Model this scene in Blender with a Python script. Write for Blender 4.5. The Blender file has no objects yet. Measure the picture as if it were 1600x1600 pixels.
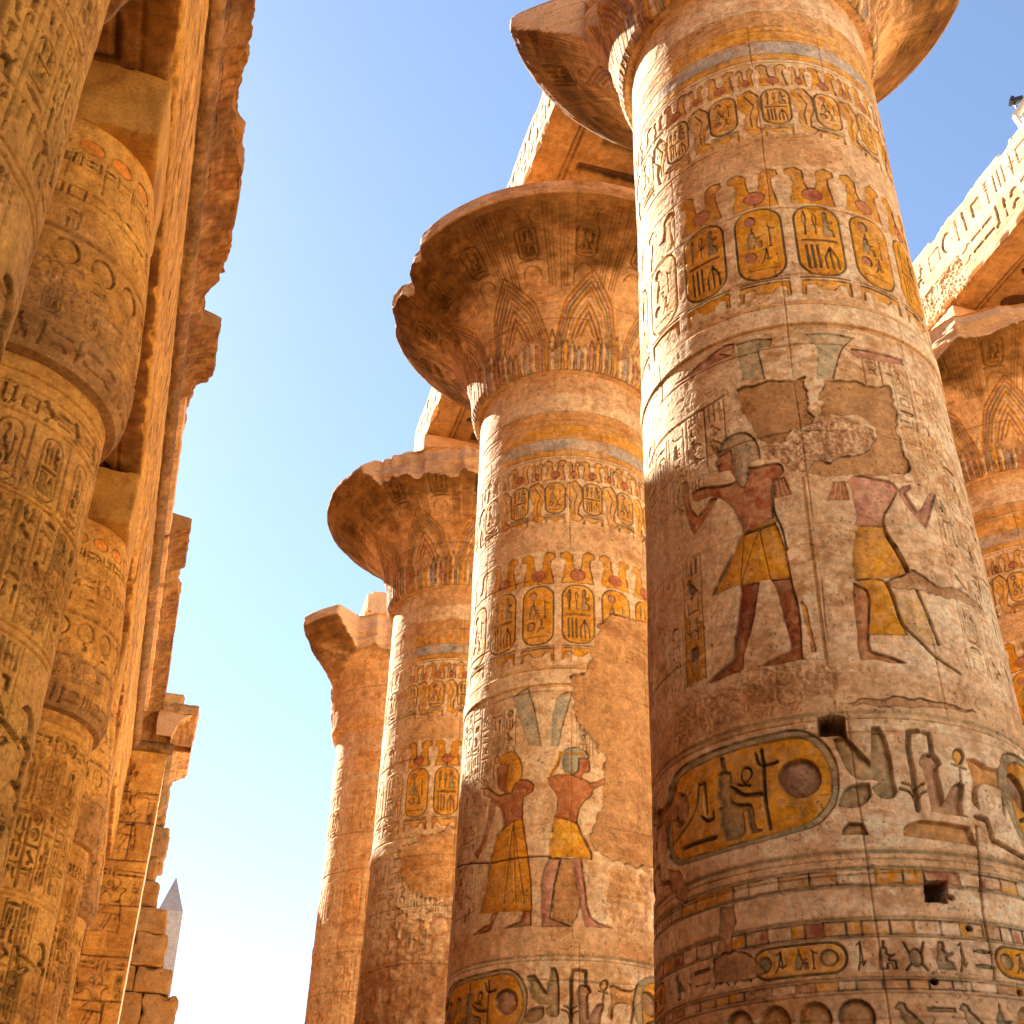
import bpy, math, random
import numpy as np

# ------------------------------------------------------------------ camera, sky, sun, exposure
# World origin = camera eye while building; everything is lifted by EYE at the end so the ground is z = 0.
EYE = 1.9
scene = bpy.context.scene
COLL = scene.collection
F_PX, PITCH, ROLL, YAW = 1964.05/1600, 0.58599, 0.025943, 0.271466
_fw = np.array([math.sin(YAW)*math.cos(PITCH), math.cos(YAW)*math.cos(PITCH), math.sin(PITCH)])
_r0 = np.array([math.cos(YAW), -math.sin(YAW), 0.0]); _u0 = np.cross(_r0, _fw)
_c, _s = math.cos(ROLL), math.sin(ROLL)
_r = _c*_r0+_s*_u0; _u = _c*_u0-_s*_r0
from mathutils import Matrix, Vector
cam_d = bpy.data.cameras.new('camera'); cam = bpy.data.objects.new('camera', cam_d); COLL.objects.link(cam)
cam_d.sensor_width = 36.0; cam_d.lens = F_PX*36.0; cam_d.clip_start = 0.1; cam_d.clip_end = 3000
cam.matrix_world = Matrix(((_r[0], _u[0], -_fw[0], 0), (_r[1], _u[1], -_fw[1], 0), (_r[2], _u[2], -_fw[2], 0), (0, 0, 0, 1)))
scene.camera = cam

SUN_AZ, SUN_EL = math.radians(-24.0), math.radians(41.0)
world = bpy.data.worlds.new('World'); scene.world = world; world.use_nodes = True
wn = world.node_tree.nodes; wl = world.node_tree.links
sky = wn.new('ShaderNodeTexSky'); sky.sky_type = 'NISHITA'; sky.sun_disc = False
sky.sun_elevation = SUN_EL; sky.sun_rotation = SUN_AZ; sky.altitude = 80
sky.air_density = 0.95; sky.dust_density = 0.15; sky.ozone_density = 0.4
wl.new(sky.outputs[0], wn['Background'].inputs[0]); wn['Background'].inputs[1].default_value = 0.05
sun_d = bpy.data.lights.new('sun', 'SUN'); sun = bpy.data.objects.new('sun', sun_d); COLL.objects.link(sun)
sun_d.energy = 5.0; sun_d.angle = math.radians(0.53); sun_d.color = (1.0, 0.92, 0.79)
sdir = Vector((math.sin(SUN_AZ)*math.cos(SUN_EL), math.cos(SUN_AZ)*math.cos(SUN_EL), math.sin(SUN_EL)))
sun.rotation_euler = (-sdir).to_track_quat('-Z', 'Y').to_euler(); sun.location = sdir*60
scene.view_settings.view_transform = 'Standard'; scene.view_settings.look = 'None'
scene.view_settings.exposure = 2.45; scene.view_settings.gamma = 1.0
scene.cycles.max_bounces = 8; scene.cycles.diffuse_bounces = 6
scene.cycles.use_denoising = True

# ------------------------------------------------------------------ tagging helpers
def tag(o, label=None, cat=None, group=None, kind=None):
    if label: o['label'] = label
    if cat: o['category'] = cat
    if group: o['group'] = group
    if kind: o['kind'] = kind
    return o
def thing(name, label, cat, loc, group=None):
    o = bpy.data.objects.new(name, None); COLL.objects.link(o); o.location = loc
    o.empty_display_size = 0.3
    return tag(o, label, cat, group, 'thing')
def link(name, me, parent=None):
    o = bpy.data.objects.new(name, me); COLL.objects.link(o)
    if parent is not None:
        o.parent = parent
        for v in (me,): me.transform(Matrix.Translation(-parent.location))
    return o

# ------------------------------------------------------------------ noise
RNG = np.random.RandomState(7)
def noise2(shape, cell, seed=0, aniso=1.0):
    """smooth value noise on a (rows, cols) grid; cell = feature size in pixels"""
    rs = np.random.RandomState(seed)
    H, W = shape; ch, cw = max(cell, 1.0), max(cell*aniso, 1.0)
    gh, gw = int(H/ch)+3, int(W/cw)+3
    g = rs.rand(gh, gw).astype(np.float32)
    y = np.arange(H)/ch; x = np.arange(W)/cw
    yi = y.astype(int); xi = x.astype(int); fy = (y-yi).astype(np.float32); fx = (x-xi).astype(np.float32)
    fy = fy*fy*(3-2*fy); fx = fx*fx*(3-2*fx)
    a = g[yi]*(1-fy)[:, None]+g[yi+1]*fy[:, None]
    return a[:, xi]*(1-fx)[None, :]+a[:, xi+1]*fx[None, :]
def fbm2(shape, cell, seed=0, octs=4, aniso=1.0, gain=0.5):
    out = np.zeros(shape, np.float32); amp, tot = 1.0, 0.0
    for i in range(octs):
        out += amp*noise2(shape, cell/2**i, seed*17+i, aniso); tot += amp; amp *= gain
        if cell/2**i < 1.5: break
    return out/tot
def noise3(P, cell, seed=0):
    p = np.asarray(P, np.float64)/cell; i = np.floor(p).astype(np.int64); f = p-i; f = f*f*(3-2*f)
    def h(a, b, c):
        n = (a*73856093) ^ (b*19349663) ^ (c*83492791) ^ (seed*2654435761)
        n = (n ^ (n >> 13))*1274126177; n = n ^ (n >> 16)
        return (n & 0xffff)/65535.0
    out = 0
    for dx in (0, 1):
        for dy in (0, 1):
            for dz in (0, 1):
                w = (f[..., 0] if dx else 1-f[..., 0])*(f[..., 1] if dy else 1-f[..., 1])*(f[..., 2] if dz else 1-f[..., 2])
                out = out+w*h(i[..., 0]+dx, i[..., 1]+dy, i[..., 2]+dz)
    return out
def fbm3(P, cell, seed=0, octs=3):
    s, a, t = 0, 1.0, 0
    for k in range(octs): s = s+a*noise3(P, cell/2**k, seed+k); t += a; a *= .5
    return s/t
def sstep(a, b, x):
    t = np.clip((x-a)/(b-a), 0, 1); return t*t*(3-2*t)

# ------------------------------------------------------------------ pigments (linear base colours)
C = lambda *a: np.array(a, np.float32)
STONE = C(.76, .51, .285); PALE = C(.88, .665, .425); TAN = C(.58, .315, .11); BROWN = C(.36, .19, .09)
OCHRE = C(.74, .34, .02); OCHRE2 = C(.75, .38, .055); RED = C(.37, .13, .075); PINK = C(.55, .26, .19)
PLASTER = C(.54, .30, .125); OLIVE = C(.31, .26, .15); BLUEG = C(.42, .40, .37); SKIN = C(.40, .12, .045)
DARK = C(.16, .08, .04); UMBER = C(.24, .12, .045)

# ------------------------------------------------------------------ canvas: pigment + carved relief in metres on an unrolled surface
class Canvas:
    def __init__(s, u0, u1, v0, v1, res, seed=1, base=STONE, alt=TAN, amount=.6):
        s.u0, s.v0, s.res = u0, v0, res
        s.W = max(4, int(round((u1-u0)*res)))+1; s.H = max(4, int(round((v1-v0)*res)))+1
        s.ru = (s.W-1)/(u1-u0); s.rv = (s.H-1)/(v1-v0); s.seed = seed
        s.h = np.zeros((s.H, s.W), np.float32)
        n = fbm2((s.H, s.W), .9*res, seed, 5, 1.6); m = np.clip((n-.42)*4.0, 0, 1)*amount
        s.c = base[None, None]*(1-m[..., None])+alt[None, None]*m[..., None]
        s.scale = max(1.0, 1.0/(0.012*res))        # keeps fine lines wide enough for a coarse canvas
    def U(s, i): return s.u0+np.arange(s.W)/s.ru
    def box(s, us, vs, pad=0.0):
        a = int(max(0, math.floor((min(us)-pad-s.u0)*s.ru))); b = int(min(s.W-1, math.ceil((max(us)+pad-s.u0)*s.ru)))
        c = int(max(0, math.floor((min(vs)-pad-s.v0)*s.rv))); d = int(min(s.H-1, math.ceil((max(vs)+pad-s.v0)*s.rv)))
        if b <= a or d <= c: return None
        X, Y = np.meshgrid((s.u0+np.arange(a, b+1)/s.ru).astype(np.float32), (s.v0+np.arange(c, d+1)/s.rv).astype(np.float32))
        return (slice(c, d+1), slice(a, b+1)), X, Y
    @staticmethod
    def segd(X, Y, P, closed):
        d = np.full(X.shape, 1e9, np.float32); n = len(P)
        for i in range(n if closed else n-1):
            ax, ay = P[i]; bx, by = P[(i+1) % n]; dx, dy = bx-ax, by-ay; L = dx*dx+dy*dy+1e-12
            t = np.clip(((X-ax)*dx+(Y-ay)*dy)/L, 0, 1)
            q = (X-ax-t*dx)**2+(Y-ay-t*dy)**2
            np.minimum(d, q, out=d)
        return np.sqrt(d)
    @staticmethod
    def inside(X, Y, P):
        ins = np.zeros(X.shape, bool); n = len(P)
        for i in range(n):
            ax, ay = P[i]; bx, by = P[(i+1) % n]
            if ay == by: continue
            cnd = ((ay > Y) != (by > Y)) & (X < (bx-ax)*(Y-ay)/(by-ay)+ax); ins ^= cnd
        return ins
    def paint(s, sl, m, color, wear=.35, seed=0):
        if color is None: return
        n = s.worn()[sl]
        k = (m*(1-min(1, wear*1.25)*sstep(.5, .9, n)))[..., None]; color = color*(.84+.3*s.nz(.13, 401, 4)[sl])[..., None]
        s.c[sl] = s.c[sl]*(1-k)+color*k
    def nz(s, cell, seed, octs=1):
        k = (cell, seed, octs)
        if not hasattr(s, '_n'): s._n = {}
        if k not in s._n: s._n[k] = fbm2((s.H, s.W), cell*s.res+1, seed, octs)
        return s._n[k]
    def worn(s):
        if not hasattr(s, '_w'): s._w = noise2((s.H, s.W), .05*s.res+1.5, 91+s.seed)*.6+fbm2((s.H, s.W), .35*s.res, 300+s.seed, 4)*.7
        return s._w
    def poly(s, P, color=None, depth=0.0, w=.035, flat=.25, wear=.35, flatten=True, jag=0.0, raised=False):
        """sunk-relief polygon: deep at the outline, rounding back up inside"""
        us = [p[0] for p in P]; vs = [p[1] for p in P]
        b = s.box(us, vs, jag+.03)
        if b is None: return
        sl, X, Y = b
        if jag:
            n1 = s.nz(.12, 5)[sl]+.5*s.nz(.04, 6)[sl]; n2 = s.nz(.12, 8)[sl]+.5*s.nz(.04, 9)[sl]
            X = X+(n1-.75)*jag*2; Y = Y+(n2-.75)*jag*2
        ins = s.inside(X, Y, P); d = s.segd(X, Y, P, True)
        px = .7/s.res; sd = np.where(ins, d, -d); m = np.clip(sd/px*.5+.5, 0, 1)
        if color is not None: s.paint(sl, m, color, wear)
        if depth:
            if flatten: s.h[sl] = s.h[sl]*(1-m)
            w = max(w, 1.2/s.res)
            if raised: s.h[sl] += m*depth
            else: s.h[sl] -= 1.35*m*depth*(flat+(1-flat)*np.exp(-np.maximum(sd, 0)/w))
            if not raised: s.c[sl] *= (1-(.25+.6*sstep(.4, .9, s.worn()[sl]))*np.exp(-(d/(1.1*px+.004))**2))[..., None]     # dirt caught in the cut
    def line(s, P, width=.02, depth=.012, color=None, closed=False, wear=.3):
        width = max(width, 1.1/s.res)
        b = s.box([p[0] for p in P], [p[1] for p in P], width*1.5)
        if b is None: return
        sl, X, Y = b
        d = s.segd(X, Y, P, closed); m = sstep(width*.5+.6/s.res, max(0, width*.5-.6/s.res), d)
        if color is not None: s.paint(sl, m, color, wear)
        if depth: s.h[sl] -= depth*m*1.4; s.c[sl] *= (1-min(.75, .25+24*depth)*m*(.45+.55*sstep(.4, .9, s.worn()[sl])))[..., None]
    def hband(s, v0, v1, color, wear=.35, depth=0.0):
        b = s.box([s.u0, s.u0+(s.W-1)/s.ru], [v0, v1])
        if b is None: return
        sl, X, Y = b
        wob = (s.nz(.5, 44, 2)[sl]-.5)*.02
        m = ((Y+wob > v0) & (Y+wob < v1)).astype(np.float32)
        s.paint(sl, m, color, wear)
        if depth: s.h[sl] -= depth*m
    def hline(s, v, width=.02, depth=.01, color=OLIVE, wear=.4):
        width = max(width, 1.2/s.res)
        b = s.box([s.u0, s.u0+(s.W-1)/s.ru], [v], width*2)
        if b is None: return
        sl, X, Y = b
        m = np.clip(1-np.abs(Y-v)/(width*.5+.3/s.res), 0, 1)
        if color is not None: s.paint(sl, np.clip(m*1.6, 0, 1), color, wear)
        s.h[sl] -= depth*m
    def rough(s, P, amp=.02, color=None, strength=1.0, jag=.05, cell=.06):
        us = [p[0] for p in P]; vs = [p[1] for p in P]; b = s.box(us, vs, .1)
        if b is None: return
        sl, X, Y = b
        n1 = s.nz(.12, 15)[sl]; n2 = s.nz(.12, 18)[sl]
        sd0 = s.inside(X+(n1-.5)*jag*3, Y+(n2-.5)*jag*3, P); d = s.segd(X, Y, P, True)
        m = np.where(sd0, np.clip(d/.05+.3, 0, 1), 0)*strength
        n = s.nz(cell, 77+s.seed, 3)[sl]; r = np.abs(n-.5)*2
        s.h[sl] = s.h[sl]*(1-.8*m)-m*amp*(1.0-1.6*r)
        if color is not None:
            k = (m*(.35+.65*sstep(.25, .0, r)))[..., None]; s.c[sl] = s.c[sl]*(1-k)+color*k
    def finish(s, stain=.35, pits=.5, joints=(), seed=3, seams=(), erosion=.01):
        H, W = s.H, s.W; sh = (H, W); r = s.res
        for v in joints:
            b = s.box([s.u0, s.u0+(W-1)/s.ru], [v], .12); 
            if b is None: continue
            sl, X, Y = b
            wob = (noise2((3, W), .6*r, int(abs(v)*97)+seed)[1]-.5)*.05; gap = .007+.035*np.clip(noise2((3, W), .35*r, int(abs(v)*31)+5)[1]-.62, 0, 1)
            m = np.clip(1.2-np.abs(Y-v-wob[sl[1]][None])/(gap[sl[1]][None]+.55/r), 0, 1)
            k = sstep(.3, .75, noise2((3, W), .9*r, int(abs(v)*13)+11)[1])[sl[1]][None]*.8+.2; s.h[sl] -= .02*m*k; s.c[sl] *= (1-.4*m*k)[..., None]
        for (u, va, vb) in seams:
            b = s.box([u], [va, vb], .05)
            if b is None: continue
            sl, X, Y = b
            wob = (noise2((H, 3), .5*r, int(abs(u)*53)+7)[:, 1]-.5)*.03
            m = np.clip(1.2-np.abs(X-u-wob[sl[0]][:, None])/(.005+.5/r), 0, 1)*((Y > va) & (Y < vb))
            k = sstep(.3, .75, noise2((H, 3), .7*r, int(abs(u)*29)+3)[:, 1])[sl[0]][:, None]*.75+.15; s.h[sl] -= .018*m*k; s.c[sl] *= (1-.4*m*k)[..., None]
        # weathering
        big = fbm2(sh, 1.6*r, seed+1, 4); s.h += (big-.5)*.03
        mid = fbm2(sh, .22*r, seed+2, 4); s.h += (mid-.5)*erosion
        run = fbm2(sh, .5*r, seed+3, 4, .22)                     # vertical runs
        st = sstep(.52, .75, run)*stain
        s.c = s.c*(1-st[..., None])+(s.c*C(.62, .52, .42))*st[..., None]
        pat = sstep(.55, .72, fbm2(sh, .7*r, seed+9, 5))*stain*.8
        s.c = s.c*(1-pat[..., None])+TAN*pat[..., None]*.95
        fine = fbm2(sh, .07*r+1, seed+4, 4, 1, .7); s.c *= (.62+.76*fine)[..., None]; s.h += (fine-.5)*.008
        spk = fbm2(sh, .3*r, seed+14, 5, 1.5, .75); k = sstep(.56, .68, spk)*.45*stain/.35
        s.c = s.c*(1-k[..., None])+s.c*C(.62, .42, .25)*k[..., None]
        lite = sstep(.6, .75, fbm2(sh, .25*r, seed+15, 5, 2.0, .7))*.35; s.c = s.c*(1-lite[..., None])+np.minimum(s.c*1.35+.04, .8)*lite[..., None]
        p = noise2(sh, .035*r+1, seed+5); q = noise2(sh, .8*r, seed+6)
        pm = sstep(.86, .97, p)*sstep(.35, .8, q)*pits
        s.h -= .012*pm; s.c *= (1-.45*pm)[..., None]
        s.c *= np.array([1, .985, .96])+0*fine[..., None]
        np.clip(s.c, .015, .85, out=s.c)

# ------------------------------------------------------------------ hieroglyph library (unit boxes, x right, y up)
def arc(cx, cy, rx, ry, a0, a1, n=10):
    return [(cx+rx*math.cos(math.radians(a0+(a1-a0)*i/n)), cy+ry*math.sin(math.radians(a0+(a1-a0)*i/n))) for i in range(n+1)]
GL = {
 'disc': [('p', arc(.5, .5, .42, .42, 0, 350, 14))],
 'ring': [('p', arc(.5, .5, .44, .44, 0, 350, 14)), ('r', arc(.5, .5, .2, .2, 0, 350, 10))],
 'reed': [('p', [(.4, 0), (.46, .45), (.28, .55), (.3, .8), (.48, 1), (.66, .8), (.62, .5), (.54, .45), (.52, 0)])],
 'ankh': [('l', arc(.5, .74, .2, .26, -90, 270, 12)), ('l', [(.18, .46), (.82, .46)]), ('l', [(.5, .46), (.5, 0)])],
 'water': [('l', [(i/10, .45+.12*(i % 2)) for i in range(11)])],
 'loaf': [('p', [(.1, .2)]+arc(.5, .2, .4, .55, 180, 0, 8)+[(.9, .2)])],
 'neb': [('p', [(0, .7)]+arc(.5, .7, .5, .45, 180, 360, 10))],
 'mouth': [('p', arc(.5, .35, .5, .3, 20, 160, 8)+arc(.5, .65, .5, .3, 200, 340, 8))],
 'strokes': [('l', [(.2, .1), (.2, .9)]), ('l', [(.5, .1), (.5, .9)]), ('l', [(.8, .1), (.8, .9)])],
 'was': [('l', [(.45, 0), (.45, .85), (.3, .98)]), ('l', [(.45, .85), (.85, .78)]), ('l', [(.35, -.02), (.45, .06), (.55, -.02)])],
 'djed': [('l', [(.5, 0), (.5, 1)]), ('l', [(.2, .95), (.8, .95)]), ('l', [(.2, .8), (.8, .8)]), ('l', [(.2, .65), (.8, .65)]), ('l', [(.3, .02), (.7, .02)])],
 'bird': [('p', [(.05, .78), (.2, .95), (.36, .9), (.42, .72), (.6, .6), (.98, .22), (.7, .3), (.55, .22), (.35, .3), (.22, .5), (.22, .72)]), ('l', [(.42, .25), (.42, .03), (.28, .03)]), ('l', [(.55, .25), (.57, .03), (.45, .03)])],
 'quail': [('p', [(.02, .85), (.18, 1), (.34, .92), (.36, .72), (.62, .66), (.85, .5), (.95, .3), (.75, .35), (.5, .2), (.28, .3), (.18, .6), (.2, .8)]), ('l', [(.45, .22), (.45, 0), (.3, 0)])],
 'feather': [('p', [(.4, 0), (.38, .7), (.45, .95), (.7, 1), (.75, .8), (.6, .6), (.52, .3), (.5, 0)])],
 'man': [('p', [(.35, 1), (.55, 1), (.58, .82), (.5, .76), (.66, .6), (.9, .66), (.9, .58), (.62, .48), (.62, .36), (.86, .3), (.92, .04), (.2, .04), (.2, .3), (.3, .6), (.3, .8)])],
 'goddess': [('p', [(.35, .78), (.52, .78), (.55, .64), (.5, .6), (.62, .5), (.82, .52), (.6, .42), (.6, .34), (.84, .32), (.84, .04), (.72, .04), (.7, .22), (.52, .22), (.5, .04), (.22, .04), (.22, .34), (.28, .6)]), ('l', [(.43, .8), (.45, 1)])],
 'snake': [('l', [(.02, .4), (.2, .62), (.32, .6), (.36, .4), (.6, .3), (.98, .32)])],
 'cobra': [('l', [(.25, .75), (.4, .95), (.55, .8), (.45, .5), (.6, .2), (.85, .12)]), ('p', [(.4, .85), (.56, .8), (.62, .55), (.46, .4), (.36, .6)])],
 'leg': [('p', [(.35, 1), (.58, 1), (.55, .2), (.9, .12), (.9, 0), (.32, 0)])],
 'arm': [('l', [(.02, .6), (.1, .4), (.75, .42), (.98, .55)]), ('l', [(.75, .42), (.98, .35)])],
 'house': [('l', [(.35, .15), (.1, .15), (.1, .8), (.9, .8), (.9, .15), (.65, .15)])],
 'stool': [('p', [(.2, .2), (.2, .8), (.8, .8), (.8, .2)])],
 'eye': [('l', arc(.5, .3, .48, .35, 20, 160, 8)), ('l', arc(.5, .75, .48, .35, 200, 340, 8)), ('p', arc(.5, .53, .13, .15, 0, 340, 8))],
 'bar': [('p', [(0, .38), (1, .38), (1, .6), (0, .6)])],
 'tri': [('p', [(.3, 0), (.5, 1), (.7, 0)])],
 'mes': [('l', [(.1, .9), (.35, 1), (.42, .3)]), ('l', [(.35, 1), (.2, .3), (0, 0)]), ('l', [(.3, .3), (.42, .18), (.6, .3)])],
 'sedge': [('l', [(.6, 1), (.42, .95), (.5, .4), (.52, 0)]), ('l', [(.1, .5), (.4, .4), (.5, .2)]), ('l', [(.9, .5), (.62, .4), (.52, .2)])],
 'scarab': [('p', arc(.5, .42, .26, .32, 0, 340, 12)), ('l', [(.26, .6), (.12, .95)]), ('l', [(.74, .6), (.88, .95)]), ('l', [(.28, .2), (.1, 0)]), ('l', [(.72, .2), (.9, 0)])],
 'ka': [('l', [(.05, 1), (.1, .3), (.9, .3), (.95, 1)])],
 'hook': [('l', [(.3, 0), (.3, .8), (.5, .98), (.7, .8), (.7, .6)])],
}
TALL = ['reed', 'ankh', 'was', 'djed', 'feather', 'leg', 'tri', 'cobra', 'sedge', 'hook', 'mes']
WIDE = ['water', 'neb', 'mouth', 'snake', 'arm', 'eye', 'bar', 'loaf']
SQ = ['bird', 'quail', 'man', 'goddess', 'house', 'stool', 'disc', 'ring', 'scarab', 'ka', 'strokes', 'bird', 'quail']
def glyph(cv, name, x, y, w, h, depth=.014, color=None, flip=False, lw=None):
    lw = lw or .09*min(max(w, .5*h), h)
    for k, P in GL[name]:
        Q = [(x+w*((1-a) if flip else a), y+h*b) for a, b in P]
        if k == 'p': cv.poly(Q, color, depth, w=lw*.6, flat=.45, wear=.5)
        elif k == 'r': cv.poly(Q, None, depth*.8, raised=True)
        else: cv.line(Q, lw, depth*.9, color)
def text_col(cv, u, v0, v1, w, rnd, depth=.014, color=None, flip=False, borders=True):
    if borders:
        for q in (u-w/2, u+w/2): cv.line([(q, v0), (q, v1)], .012, depth*.8)
    v = v1-.02; ww = w*.8
    while v > v0+.1:
        r = rnd.random(); hh = w*(.55+.4*rnd.random())
        if v-hh < v0: break
        if r < .3:
            n = rnd.choice((2, 2, 3)); cw = ww/n
            for i in range(n): glyph(cv, rnd.choice(TALL), u-ww/2+cw*i+.04*cw, v-hh, cw*.92, hh, depth, color, flip)
        elif r < .62:
            glyph(cv, rnd.choice(SQ), u-ww/2+.1*ww, v-hh, ww*.8, hh, depth, color, flip)
        elif r < .8:
            hh *= .5; glyph(cv, rnd.choice(WIDE), u-ww/2, v-hh, ww, hh, depth, color, flip)
        elif r < .92:
            hh *= .8
            for i in range(2): glyph(cv, rnd.choice(WIDE), u-ww/2, v-hh+i*hh*.5, ww*.62, hh*.46, depth, color, flip)
            glyph(cv, rnd.choice(TALL), u+ww*.16, v-hh, ww*.32, hh, depth, color, flip)
        else:
            hh = w*1.6
            if v-hh < v0: continue
            cartouche(cv, u, v-hh/2, w*.72, hh*.95, rnd, None, depth)
        v -= hh+.035*w/.25
def text_row(cv, u0, u1, v0, v1, rnd, depth=.014, color=None, flip=False):
    u = u0; H = v1-v0
    while u < u1-H*.3:
        r = rnd.random()
        if r < .35: w = H*.38; glyph(cv, rnd.choice(TALL), u, v0+.06*H, w, H*.88, depth, color, flip)
        elif r < .7: w = H*.75; glyph(cv, rnd.choice(SQ), u, v0+.06*H, w, H*.88, depth, color, flip)
        else:
            w = H*.7
            for i in range(2): glyph(cv, rnd.choice(WIDE), u, v0+.08*H+i*.45*H, w, H*.38, depth, color, flip)
        u += w+.08*H
def rrect(cx, cy, w, h, r, n=6):
    r = min(r, w/2*.98, h/2*.98); P = []
    for sx, sy, a in ((1, 1, 0), (-1, 1, 90), (-1, -1, 180), (1, -1, 270)):
        P += arc(cx+sx*(w/2-r), cy+sy*(h/2-r), r, r, a, a+90, n)
    return P
def cartouche(cv, cx, cy, w, h, rnd, fill=OCHRE, depth=.014, rim=OLIVE, kind=None, wear=.35):
    P = rrect(cx, cy, w, h, w*.42)
    if fill is not None: cv.poly(P, fill, 0, wear=wear)
    cv.line(P, .026 if w > .3 else .014, depth*.9, rim if fill is not None else None, closed=True)
    cv.line([(cx-w*.5, cy-h*.535), (cx+w*.5, cy-h*.535)], .022, depth*.7, rim if fill is not None else None)
    iw, ih = w*.78, h*.86; x0, y0 = cx-iw/2, cy-ih/2
    k = kind if kind is not None else rnd.choice((0, 1))
    gd = depth*1.0; col = PINK*.9 if fill is not None else None; lc = OLIVE if fill is not None else None
    if k == 0:
        glyph(cv, 'disc', x0+iw*.1, y0+ih*.80, iw*.38, ih*.19, gd*1.2, col)
        glyph(cv, 'goddess', x0+iw*.04, y0+ih*.42, iw*.62, ih*.36, gd, None if fill is None else OLIVE*1.2)
        glyph(cv, 'was', x0+iw*.64, y0+ih*.44, iw*.34, ih*.36, gd, lc)
        glyph(cv, 'disc', x0+iw*.02, y0+ih*.20, iw*.4, ih*.19, gd*1.2, col)
        glyph(cv, 'mes', x0+iw*.5, y0+ih*.17, iw*.46, ih*.24, gd, lc)
        glyph(cv, 'water', x0+iw*.06, y0+ih*.0, iw*.88, ih*.14, gd, lc)
    else:
        glyph(cv, 'reed', x0+iw*.0, y0+ih*.58, iw*.3, ih*.4, gd, lc)
        glyph(cv, 'ankh', x0+iw*.3, y0+ih*.60, iw*.26, ih*.34, gd, lc)
        glyph(cv, 'man', x0+iw*.56, y0+ih*.56, iw*.42, ih*.42, gd, None if fill is None else OLIVE*1.2)
        glyph(cv, 'bar', x0+iw*.02, y0+ih*.42, iw*.96, ih*.13, gd, lc)
        for i in range(3): cv.line([(x0+iw*(.1+.15*i), y0+ih*.4), (x0+iw*(.12+.15*i), y0+ih*.04)], .03*iw/.4, gd, lc)
        for i in range(3): cv.line([(x0+iw*.74, y0+ih*.38), (x0+iw*(.58+.17*i), y0+ih*.22), (x0+iw*(.6+.17*i), y0+ih*.03)], .022*iw/.4, gd, lc)
def plumes(cv, cx, v0, h, w, fill=OCHRE, depth=.008, wear=.3):
    hw = w/2
    for sgn in (-1, 1):
        P = [(cx+sgn*hw*.02, v0), (cx+sgn*hw*.92, v0), (cx+sgn*hw*.72, v0+h*.55), (cx+sgn*hw*.74, v0+h*.74), (cx+sgn*hw*1.0, v0+h*.82),
             (cx+sgn*hw*.98, v0+h*.95), (cx+sgn*hw*.6, v0+h*1.02), (cx+sgn*hw*.28, v0+h*.9), (cx+sgn*hw*.26, v0+h*.6), (cx+sgn*hw*.1, v0+h*.32), (cx+sgn*hw*.02, v0+h*.3)]
        cv.poly(P, fill, depth, wear=wear, flat=.5)
    cv.poly(arc(cx, v0+h*.26, hw*.42, h*.17, 0, 350, 14), PINK*C(.95, .7, .6), depth*.8, wear=.2, flat=.6)
def nebframe(cv, cx, v0, h, w, fill=OCHRE, depth=.01):
    cv.poly([(cx-w/2, v0), (cx-w/2, v0+h), (cx+w/2, v0+h), (cx+w/2, v0), (cx+w*.44, v0), (cx+w*.42, v0+h*.6), (cx+w*.28, v0+h*.72), (cx+w*.14, v0+h*.3), (cx-w*.12, v0+h*.3), (cx-w*.24, v0+h*.72), (cx-w*.42, v0+h*.6), (cx-w*.44, v0)], fill, depth, flat=.5)
    cv.line([(cx-w/2, v0+h*1.18), (cx+w/2, v0+h*1.18)], .02, depth*.8, OLIVE)
T={}
def _t(s):
    for ln in s.split("\n"):
        if ln.strip():
            n,v=ln.split(" ",1); a=[float(q) for q in v.split()]; T[n]=list(zip(a[::2],a[1::2]))
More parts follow.
